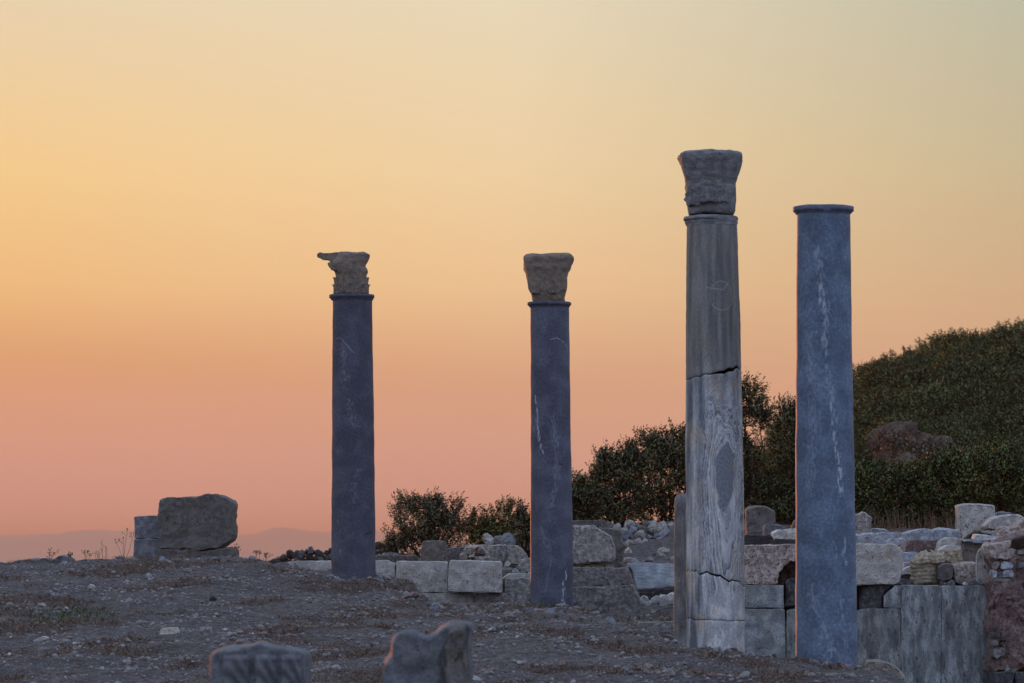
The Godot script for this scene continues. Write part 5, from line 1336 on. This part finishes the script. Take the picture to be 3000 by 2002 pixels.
	stone("round_stone", "rounded stone half hidden by the left edge of the blue column", "stone", Vector3(3.983, 2.269, -53.65), [-6.7, 0, -7.9, 7.8, -7.9, 15.5, -5.9, 20.9, -2.8, 22.8, 7.9, 21.3, 7.9, 0], 30, "grey_brown", 4, 1.4)
	stone("pointed_block", "block with a pointed broken top right of the blue column", "stone block", Vector3(4.693, 2.28, -52.2), [-17.9, 0, -17.9, 22.2, -3.8, 27.2, 3.8, 30, 9.2, 32.1, 13.7, 27.9, 17.7, 22.9, 17.9, 0], 40, "vein", 2.5, 1.6)
	stone("flat_slab", "thin pale slab lying below the pointed block", "stone slab", Vector3(4.91, 2.263, -52.65), [-24.7, 0, -20, 9.1, -18.1, 10.3, -1.9, 10.5, 18, 10.6, 22.3, 9.1, 24.2, 6.7, 24.7, 0], 50, "grey", 1.5, 1.2, 0, "slabs strewn behind the podium")
	stone("broken_slab", "broken bluish slab with a ragged top behind the pecked block", "stone slab", Vector3(4.484, 2.141, -48.25), [-21.3, 0, -21.3, 12.2, -12.6, 10.5, -5.6, 13.8, 4, 14.4, 7.4, 12.9, 10.9, 10.9, 17, 7.2, 20.9, 2.2, 21.4, 0], 50, "grey", 2, 1.8, 0, "slabs strewn behind the podium")
	stone("flat_slab", "pale slab with level top in front of the hedge", "stone slab", Vector3(4.922, 2.147, -50.2), [-16.5, 0, -14.6, 14.5, -11.9, 15.6, 1.7, 16.1, 15.3, 15.9, 16.4, 14.5, 14.4, 8.2, 13.5, 0], 40, "grey", 1.5, 1, 0, "slabs strewn behind the podium")
	stone("grey_slab", "grey hump backed slab in front of the dry stems", "stone slab", Vector3(5.375, 2.15, -51.25), [-22.2, 0, -21.5, 9.2, -20.3, 13.7, -6, 17.6, 7.9, 20.2, 18.1, 20.7, 20.8, 19.2, 22.2, 15.7, 22.2, 0], 50, "grey", 3, 1.6, 0, "slabs strewn behind the podium")
	stone("grey_slab", "grey slab with arched top left of the upright block", "stone slab", Vector3(5.794, 2.151, -51.45), [-18.4, 0, -17.9, 15.7, -16.5, 18.5, -13.3, 20.6, -4, 22.1, 5.3, 21.7, 12.7, 20.6, 18.3, 19.8, 18.5, 0], 50, "grey", 3, 1.6, 0, "slabs strewn behind the podium")
	stone("upright_block", "tall upright squared block in front of the hedge", "stone block", Vector3(6.299, 2.153, -52.25), [-23.1, 0, -23.8, 32.1, -25.1, 50.9, -24.8, 53.2, -21.9, 54.5, -14.4, 55.3, -5, 55.6, 8.2, 54.8, 22.4, 54.1, 24.9, 52.6, 25.1, 49, 24.9, 0], 50, "lime", 3, 1.2)
	stone("tilted_slab", "thick pale slab tilted against the upright squared block", "stone slab", Vector3(6.477, 2.339, -50.75), [-21.5, 0.4, -25, 3.7, -24.8, 6.6, -21.5, 8.9, -16.5, 13.7, -13.5, 16.9, -6.9, 18, 2.3, 19.2, 12.3, 19.8, 19.7, 19.3, 24.8, 17.6, 25, 12.1, 20.6, 8.4, 6.9, 4.8, -4.1, 1.6, -12.4, 0], 50, "lime", 3, 1.6)
	stone("dark_rock", "dark rock showing between the upright block and the tilted slab", "rock", Vector3(6.775, 2.498, -52.8), [-15.8, 0, -14.8, 4.3, -11.8, 9, -2.9, 10.5, 5.7, 9.6, 11, 7.2, 15.7, 1.9, 15.7, 0], 40, "grey_dim", 3, 2)
	stone("rubble_lump", "rough lump of rubble masonry on the far right", "masonry", Vector3(6.462, 2.197, -49.225), [-24, 0, -24.4, 4.5, -21.8, 8, -22.6, 10.7, -14.6, 16, -7.5, 17.8, -1.3, 22.3, 5.8, 24.9, 12, 27.6, 24.5, 26.7, 24.5, 0], 45, "pitted", 3, 4)
	stone("small_stone", "small squarish stone under the tip of the tilted slab", "stone", Vector3(6.316, 2.263, -49.725), [-4, 0, -3.8, 8.1, -2.2, 9.2, 2.7, 8.5, 3.9, 6.3, 3.6, 0], 25, "lime_dim", 2, 1)
	stone("dark_rock", "dark triangular rock at the foot of the upright block", "rock", Vector3(6.086, 2.174, -50.2), [-16.8, 0, -15.4, 5.5, -11.3, 10, -5, 13.2, -0.4, 14.7, 5, 12.7, 11.4, 10.7, 16.3, 8.6, 16.8, 0], 40, "earth", 2, 1.6)
	stone("white_slab", "thin white slab lying on the long panelled block", "stone slab", Vector3(6, 2.169, -48.725), [-16.2, 0, -14.7, 5.3, -13.1, 9.9, -11.4, 10.5, 2.2, 9.3, 14.6, 7.7, 16.3, 5.3, 16.3, 0], 45, "white", 2, 1)
	stone("rounded_block", "cracked block with a rounded left corner behind the yellow drum", "stone block", Vector3(5.572, 2.037, -49.2), [-14.5, 0, -12.3, 6.3, -10.8, 11.2, -7.4, 16.8, -3.4, 19.1, 5, 19.2, 14.4, 18.7, 14.6, 11.6, 14.3, 0], 40, "lime", 3, 1.4)
	stone("panelled_block", "block with a recessed pecked panel beside the pierced disc", "stone block", Vector3(5.802, 1.88, -48.225), [-19.3, 0, -19, 26.1, -18.8, 32.6, -16.4, 33.3, -1.6, 32.2, 17.6, 31.8, 19.3, 22.6, 19.3, 0], 45, "lime_dim", 1.5, 1.2)
	stone("cap_slab", "long pale slab capping the panelled block", "stone slab", Vector3(6.046, 2.151, -48.1), [-44.3, 2.9, -27.8, 4, -15.6, 5.2, 6.9, 7, 25.2, 7.8, 44.3, 8.5, 44.3, 0.3, -11.3, 0, -29.5, 1.1], 50, "grey", 1.5, 1)
	stone("striped_block", "reddish block with layered stripes behind the yellow drum", "stone block", Vector3(5.289, 2.038, -49.7), [-22.5, 0, -20.7, 8.1, -18.2, 13.9, -16.6, 16.4, 1.3, 16, 19.8, 15.2, 22.4, 12.6, 22, 0], 40, "red", 2, 1.8)
	stone("small_stone", "small upright stone left of the reddish striped block", "stone", Vector3(4.978, 2.037, -48.9), [-3.4, 0, -3.6, 16.8, -2.1, 18.8, 1, 19.1, 3.5, 16.8, 2.6, 10.7, 1.9, 0], 20, "lime", 2, 1)
	stone("small_stone", "small rounded grey stone above the pecked block", "stone", Vector3(4.836, 2.13, -48.725), [-9.3, 0, -7.5, 4.8, -4.9, 8.2, 0, 9.4, 5.3, 9.8, 9.2, 9, 9.2, 0], 25, "grey", 3, 1.4)
	stone("bluish_slab", "low bluish slab behind the yellow drum and pecked block", "stone slab", Vector3(4.976, 1.88, -48.2), [-11.3, 0, -10.2, 11.3, -9.4, 15.7, -0.8, 16.5, 9.6, 16.5, 11.4, 13.9, 11.4, 0], 40, "grey", 1.5, 1)
	stone("white_fragment", "tilted white fragment left of the yellow drum", "stone", Vector3(4.868, 1.762, -47.3), [-8.6, 0, -7.6, 2.6, -6, 5.6, 1.7, 10.3, 5.5, 11.3, 8.5, 9.4, 8.5, 2.6, 0, 1.3], 20, "white", 1.2, 1.2)
	stone("pale_fragment", "pale squarish fragment behind the tilted white fragment", "stone", Vector3(4.927, 1.803, -47.725), [-8.5, 0, -7.7, 5.2, -7, 11.8, 3.4, 12.5, 8.6, 12.5, 8.6, 0], 25, "grey", 1.5, 1)
	stone("dark_stone", "dark stone below the tilted white fragment", "stone", Vector3(4.853, 1.703, -47.2), [-9, 0, -7.7, 6.4, -1.3, 7.7, 9, 7.2, 9, 0], 20, "dark", 2, 1.4)
	stone("grey_fragment", "grey broken fragment on the podium edge left of the yellow drum", "stone", Vector3(4.777, 1.643, -46.65), [-10.4, 0, -9.1, 4.7, -6.6, 7.2, 1.9, 7.6, 6.9, 6.4, 10.3, 3.8, 10.3, 0], 30, "grey_dim", 1.5, 1.6)
	w = thing("eroded_drum", "yellow column drum eroded into horizontal ridges", "column drum", Vector3(5.015, 1.643, -46.5))
	part(w, "ridged_body", ridged_mesh([[0, -0.159, 0.169, 2.4], [0.038, -0.164, 0.174, 2.4], [0.089, -0.159, 0.162, 2.4], [0.139, -0.166, 0.156, 2.4], [0.19, -0.159, 0.157, 2.4], [0.241, -0.164, 0.169, 2.4], [0.287, -0.154, 0.24, 2.4], [0.333, -0.122, 0.243, 2.4], [0.371, -0.068, 0.24, 2.4], [0.397, -0.009, 0.228, 2.4], [0.422, 0.042, 0.177, 2.4]], 0.9, 6.0), M.yellow, Vector3(0, 0, -0.2))
	stone("yellow_rock", "pale yellow rock leaning behind the eroded yellow drum", "rock", Vector3(5.427, 1.895, -47.475), [-11.1, 3.8, -10.3, 10.7, -10.1, 15.4, -6.8, 16.3, 1.7, 18.8, 9.5, 21.1, 11.2, 20.1, 11.2, 2.5, 5.2, 0.2, 0, 0, -7.3, 1.9], 35, "yellow", 4, 2.4)
	stone("flat_fragment", "thin white flake lying on the pale yellow rock", "stone", Vector3(5.44, 2.071, -47.75), [-13.4, 0, -8.2, 3.4, -3.9, 5.2, 12.5, 4.1, 13.4, 1.7, 3.9, 0], 30, "white", 1, 1)
	stone("round_drum", "small rounded drum end right of the yellow drum", "column drum", Vector3(5.238, 1.686, -46.5), [-8.5, 2.6, -8.9, 9.7, -8.5, 17.1, -4.7, 20.7, -1, 21.7, 4.9, 21.8, 8.1, 20, 9, 13.1, 8.8, 5.5, 5.8, 1.8, 2.4, 0.3, -2.6, 0], 40, "grey_brown", 5, 1.4)
	stone("rough_drum", "pinkish broken drum piece between the rounded drum and pierced disc", "column drum", Vector3(5.475, 1.656, -46.5), [-6.2, 0, -10.4, 3.5, -12.9, 6.9, -14.6, 11.9, -15.8, 17.8, -15.8, 22.1, -13.7, 23.8, -6.2, 24.3, 2.2, 24.7, 12.5, 25.2, 15.7, 21.1, 15.3, 7.7, 12.3, 2.7, 6.4, 0.1], 40, "pitted", 4, 2.6)
	stone("pierced_disc", "upright millstone like half disc pierced by a square hole", "stone disc", Vector3(5.663, 1.649, -46.1), [-3.2, 0.5, -6.5, 2.7, -8.6, 4.4, -9.4, 11.9, -9.6, 25.3, -8.9, 32.8, -7.7, 38.6, -6.4, 41.5, -4.7, 43.8, -1.5, 45.3, 2, 46.1, 5.6, 44.5, 8.3, 41.5, 9.3, 36.9, 9.5, 0.2, 3.5, 0], 16, "lime", 2, 1, 0, "", 3.2)
	stone("chip_stone", "wedge shaped chip stone under the rounded drum end", "stone", Vector3(5.283, 1.646, -46.225), [-4.6, 0, -1.3, 4.4, 2.9, 6.6, 4.7, 5, 4.2, 0], 15, "grey_dim", 1.5, 1, 0, "chips on the podium edge")
	stone("chip_stone", "low grey chip stone leaning on the pinkish drum piece", "stone", Vector3(5.559, 1.646, -46.16), [-9.8, 0, -6.9, 3.8, -1.9, 5.9, 4.8, 6.3, 9, 3.8, 9.8, 0], 12, "grey_dim", 1.5, 1.2, 0, "chips on the podium edge")
	stone("chip_stone", "white crumbly chip stone at the foot of the pinkish drum", "stone", Vector3(5.438, 1.647, -46.09), [-2.9, 0, -2.5, 2.5, 0.4, 3.7, 2.5, 2.7, 3, 0], 8, "white", 1, 1, 0, "chips on the podium edge")
	w = thing("rubble_wall", "reddish mortared rubble wall end at the far right", "wall", Vector3(5.908, 0.29, -45.4))
	piece(w, "mortar_body", Vector3(0.045, 0.34, -0.4), [-26.4, 0, -26.8, 105.4, -26.2, 111.6, -22.5, 120.9, -25.6, 130.2, -28.7, 142.7, -22.5, 152, 0.8, 157.4, 17.8, 162.8, 28.7, 162.8, 28.7, 0], 70, "red", 3, 5.5)
	piece(w, "stone", Vector3(-0.114, 1.655, -0.25), [-17.3, 8.1, -18.4, 15.8, -15.7, 19.2, -4.1, 20.4, 11.4, 21.2, 16.8, 18.9, 18.3, 11.2, 14.5, 4.2, 5.2, 0, -5.7, 0.3, -13.4, 3.1], 50, "pitted", 3, 2)
	piece(w, "stone", Vector3(0.131, 1.79, -0.1), [-14.7, 0.8, -13.1, 8.5, -5.4, 12.4, 14.8, 16.2, 14.8, 5.4, -5.4, 0], 20, "earth", 2, 2)
	piece(w, "stone", Vector3(0.174, 1.705, -0.1), [-10.5, 1.5, -9.7, 6.9, -0.4, 10, 10.5, 10, 10.5, 2.3, -5, 0], 20, "lime_dim", 2, 2)
	piece(w, "stone", Vector3(-0.174, 1.557, -0.1), [-3.7, 0.8, -4, 6.2, -1.2, 8.6, 3.4, 7.8, 4, 2.4, 0.3, 0], 20, "lime_dim", 2, 2)
	piece(w, "stone", Vector3(-0.056, 1.553, -0.1), [-7.4, 0.4, -6.8, 5.9, -3.7, 8.6, 4.8, 8, 7.4, 4.3, 6.3, 0], 20, "grey", 2, 2)
	piece(w, "stone", Vector3(-0.136, 1.463, -0.1), [-3.5, 0.1, -2.7, 5.6, 1.2, 8, 3.5, 6.3, 3.5, 0], 20, "grey_dim", 2, 2)
	piece(w, "stone", Vector3(-0.031, 1.457, -0.1), [-6.5, 0, -5.9, 6.5, -2.4, 9, 5.4, 8.3, 6.5, 3.8, 4.6, 0], 20, "grey", 2, 2)
	piece(w, "stone", Vector3(-0.111, 1.399, -0.1), [-11.4, 0.3, -11.4, 3.9, -7.5, 5.3, 9.5, 4.8, 11.4, 2.7, 9.5, 0], 20, "lime_dim", 2, 2)
	piece(w, "stone", Vector3(-0.2, 1.457, -0.1), [-2.3, 0, -2, 6.9, 0.6, 8.5, 2.3, 5.4, 2, 0], 20, "grey", 2, 2)
	piece(w, "stone", Vector3(0.174, 1.565, -0.1), [-10.5, 0, -9.7, 6.2, 1.2, 7.8, 10.5, 7.8, 10.5, 0], 20, "grey_dim", 2, 2)
	piece(w, "stone", Vector3(-0.209, 1.283, -0.1), [-1.6, 0.3, -2.1, 6.5, 0, 8.8, 2, 5, 1.7, 0], 20, "lime_dim", 2, 2)
	piece(w, "stone", Vector3(-0.209, 0.834, -0.1), [-1.7, 0.3, -2.4, 5.7, 0, 8.3, 2.3, 4.9, 2, 0], 20, "vein_dim", 2, 2)
	piece(w, "stone", Vector3(-0.202, 0.736, -0.1), [-2.8, 0.8, -2.4, 6.2, 1.6, 7, 2.8, 3.1, 1.3, 0], 20, "vein_dim", 2, 2)
	piece(w, "stone", Vector3(-0.183, 0.643, -0.1), [-4.3, 0.8, -4.7, 6.2, -1.9, 8.9, 3.6, 7, 4.6, 2.3, 0.5, 0], 20, "vein_mid", 2, 2)
	piece(w, "stone", Vector3(-0.081, 0.685, -0.1), [-4.9, 2, -4.3, 8.2, 0.3, 9.8, 5, 6.7, 4.2, 1.2, -1.2, 0], 20, "vein_dim", 2, 2)
	piece(w, "stone", Vector3(-0.132, 0.508, -0.1), [-8.5, 1.9, -8.5, 9.7, -5.4, 12.4, 3.9, 12, 8.5, 8.1, 5.4, 1.9, -2.3, 0], 20, "vein_mid", 2, 2)
	piece(w, "stone", Vector3(-0.105, 0.643, -0.1), [-2.7, 1.1, -1.9, 3.6, 1.9, 3.9, 2.7, 0.8, -0.4, 0], 20, "vein_dim", 2, 2)
	piece(w, "stone", Vector3(-0.044, 0.35, -0.1), [-2.4, 0.7, -1.8, 5.3, 0.5, 7.2, 2.5, 3.8, 1.3, 0], 20, "grey", 2, 2)
	piece(w, "foot_slab", Vector3(-0.098, -0.027, -0.2), [-12.4, 0, -12.4, 36.2, 5.4, 37.1, 12.3, 36.5, 9.7, 0], 60, "panel_dark", 2, 2)
	piece(w, "foot_slab", Vector3(0.163, -0.027, -0.2), [-14.8, 0, -12.7, 36.2, 14.8, 37.1, 14.8, 0], 60, "panel_dark", 2, 2)
	stone("curved_slab", "pale curved slab half buried at the right edge of the mound", "stone slab", Vector3(3.722, 0.558, -38.475), [-22.2, 0, -20.2, 36.6, -18.6, 38.9, -13.7, 39.7, -5.8, 39.7, 3.3, 38.1, 9.9, 35.5, 14, 32.4, 18.4, 28.1, 20.8, 24.1, 22.1, 18.3, 20.3, 0], 35, "lime_dim", 4, 1.4)
	w = thing("carved_fragment", "upright carved fragment with rows of curved leaf ribs near the viewer", "carved stone", Vector3(-1.189, 0.642, -18))
	piece(w, "body", Vector3(-0.002, -0.037, -0.17), [-22.8, 0, -22.7, 88.3, -22.6, 92.3, -21.7, 94.2, -18.2, 95.5, -14.5, 96.1, -8.4, 96.9, -2.9, 97.2, -1.6, 98.9, 1.4, 99, 3.9, 97.2, 10, 96, 13.7, 96.2, 16.1, 95.8, 21, 94.9, 22.5, 93.7, 22.7, 89.5, 22.6, 0], 34, "grey_dim", 1.2, 1.2)
	part(w, "leaf_panel", ribbed_panel_mesh(0.138, 0.62), M.grey_dim, Vector3(-0.106, 0.281, 0.01))
	part(w, "leaf_panel", ribbed_panel_mesh(0.116, 0.62), M.grey_dim, Vector3(0.034, 0.281, 0.01))
	part(w, "leaf_panel", ribbed_panel_mesh(0.11, 0.62), M.grey_dim, Vector3(0.153, 0.281, 0.01))
	w = thing("broken_fragment", "upright brownish fragment with one tall broken corner near the viewer", "carved stone", Vector3(-0.397, 0.604, -18.5))
	piece(w, "body", Vector3(-0.006, -0.037, -0.17), [-21.5, 0, -21.1, 85.6, -20.7, 91.9, -18, 93.2, -17.4, 98.2, -16.7, 102.5, -15.2, 105, -11.4, 106.4, -7.6, 107.3, -5.1, 106.4, -3.2, 105, 0, 104.8, 3.7, 105.6, 6.9, 107.7, 9.4, 109.2, 12.6, 110.2, 15.7, 110.5, 19.5, 110.3, 21.5, 109.8, 21.1, 104.5, 20.4, 91.9, 19.5, 0], 34, "grey_dim", 1.5, 2)
	piece(w, "projecting_rib", Vector3(0.138, -0.033, 0.01), [-4.9, 0, -4.9, 98, -5.2, 104.9, -3.6, 108.3, -0.5, 109.6, 3.3, 109.6, 5.2, 108, 4.5, 96.7, 3.9, 0], 10, "grey_brown", 4, 2.4)


# ------------------------------------------------------------------ sky
func ramp(rows: Array, el: float) -> Color:
	for i in rows.size() - 1:
		if el <= rows[i + 1][0]:
			var t := clampf((el - rows[i][0]) / (rows[i + 1][0] - rows[i][0]), 0.0, 1.0)
			return Color8(rows[i][1], rows[i][2], rows[i][3]).lerp(Color8(rows[i + 1][1], rows[i + 1][2], rows[i + 1][3]), t)
	return Color8(rows[-1][1], rows[-1][2], rows[-1][3])

# The clear sky of a sunset: bands by height, warmer towards the sun on the left, blue dusk overhead and behind.
func sky_texture() -> ImageTexture:
	var sunward := [[0.0, 224, 163, 138], [0.6, 210, 142, 113], [1.2, 207, 136, 104], [2.4, 222, 152, 109], [4.0, 245, 193, 131], [5.7, 250, 208, 145], [8.2, 236, 213, 177], [14.0, 226, 218, 202], [25.0, 212, 218, 226], [45.0, 196, 213, 246], [90.0, 174, 202, 246]]
	var ahead := [[0.0, 226, 170, 147], [0.6, 215, 154, 128], [1.2, 209, 147, 119], [2.4, 219, 163, 129], [4.0, 241, 199, 150], [5.7, 243, 213, 167], [8.2, 235, 219, 187], [14.0, 224, 218, 204], [25.0, 212, 218, 226], [45.0, 196, 213, 246], [90.0, 174, 202, 246]]
	var right := [[0.0, 224, 172, 150], [1.2, 220, 166, 138], [2.4, 218, 168, 136], [4.0, 213, 178, 138], [5.7, 206, 188, 150], [8.2, 193, 191, 168], [14.0, 204, 206, 200], [25.0, 206, 214, 224], [45.0, 196, 213, 246], [90.0, 174, 202, 246]]
	var away := [[0.0, 206, 197, 218], [2.4, 211, 206, 228], [6.0, 217, 215, 243], [12.0, 217, 223, 255], [22.0, 209, 227, 255], [45.0, 198, 221, 255], [90.0, 178, 208, 253]]
	var w := 1440
	var h := 720
	var data := PackedFloat32Array()
	data.resize(w * h * 3)
	for y in h:
		var el := 90.0 - (y + 0.5) * 180.0 / h
		var e := maxf(el, 0.0)
		var a := ramp(sunward, e).srgb_to_linear()
		var m := ramp(ahead, e).srgb_to_linear()
		var b := ramp(right, e).srgb_to_linear()
		var c := ramp(away, e).srgb_to_linear()
		for x in w:
			var az := wrapf((x + 0.5) * 360.0 / w, -180.0, 180.0)   # from straight ahead, to the right
			var off := absf(wrapf(az + 15.0, -180.0, 180.0))
			var q := (a.lerp(m, clampf(1.0 + az / 7.6, 0.0, 1.0)) if az < 0.0 else m.lerp(b, clampf(az / 7.6, 0.0, 1.0))).lerp(c, smoothstep(36.0, 125.0, off))
			var k := (y * w + x) * 3
			data[k] = q.r
			data[k + 1] = q.g
			data[k + 2] = q.b
	return ImageTexture.create_from_image(Image.create_from_data(w, h, false, Image.FORMAT_RGBF, data.to_byte_array()))


func _ready() -> void:
	noise.noise_type = FastNoiseLite.TYPE_SIMPLEX_SMOOTH
	noise.frequency = 1.0
	noise.fractal_type = FastNoiseLite.FRACTAL_NONE
	noise.seed = 9
	# camera
	var cam := Camera3D.new()
	cam.name = "camera"
	var eye := CameraAttributesPhysical.new()
	eye.frustum_focal_length = 135.0
	eye.frustum_focus_distance = 46.0
	eye.frustum_near = 0.5
	eye.frustum_far = 60000.0
	eye.exposure_aperture = 5.6
	cam.attributes = eye
	cam.position = Vector3(0, EYE, 0)
	add_child(cam)
	cam.set_frustum(2002.0 / 11250.0 * 0.5, Vector2(0, 628.0 / 11250.0 * 0.5), 0.5, 60000.0)
	cam.current = true
	# sky, air, exposure
	var env := Environment.new()
	env.background_mode = Environment.BG_SKY
	var sky_look := PanoramaSkyMaterial.new()
	sky_look.panorama = sky_texture()
	var sky := Sky.new()
	sky.sky_material = sky_look
	env.sky = sky
	env.background_energy_multiplier = 1.0
	env.tonemap_mode = Environment.TONE_MAPPER_LINEAR
	env.tonemap_exposure = 1.0
	env.sdfgi_enabled = true
	env.ssao_enabled = true
	env.ssil_enabled = true
	env.fog_enabled = true
	env.fog_light_color = Color(1.0, 0.78, 0.64)
	env.fog_density = 0.00012
	var world := WorldEnvironment.new()
	world.name = "world_environment"
	world.environment = env
	add_child(world)
	# sun, low on the left beyond the frame
	var sun := DirectionalLight3D.new()
	sun.name = "sun"
	sun.light_energy = 0.9
	sun.light_color = Color(1.0, 0.58, 0.3)
	sun.light_angular_distance = 0.5
	sun.shadow_enabled = true
	sun.rotation_degrees = Vector3(-2.4, 180.0 + 15.0, 0)
	add_child(sun)

	make_materials()
	make_ground()
	make_far()
	make_hill()
	make_columns()
	make_ruins()
	make_plants()
	make_litter()
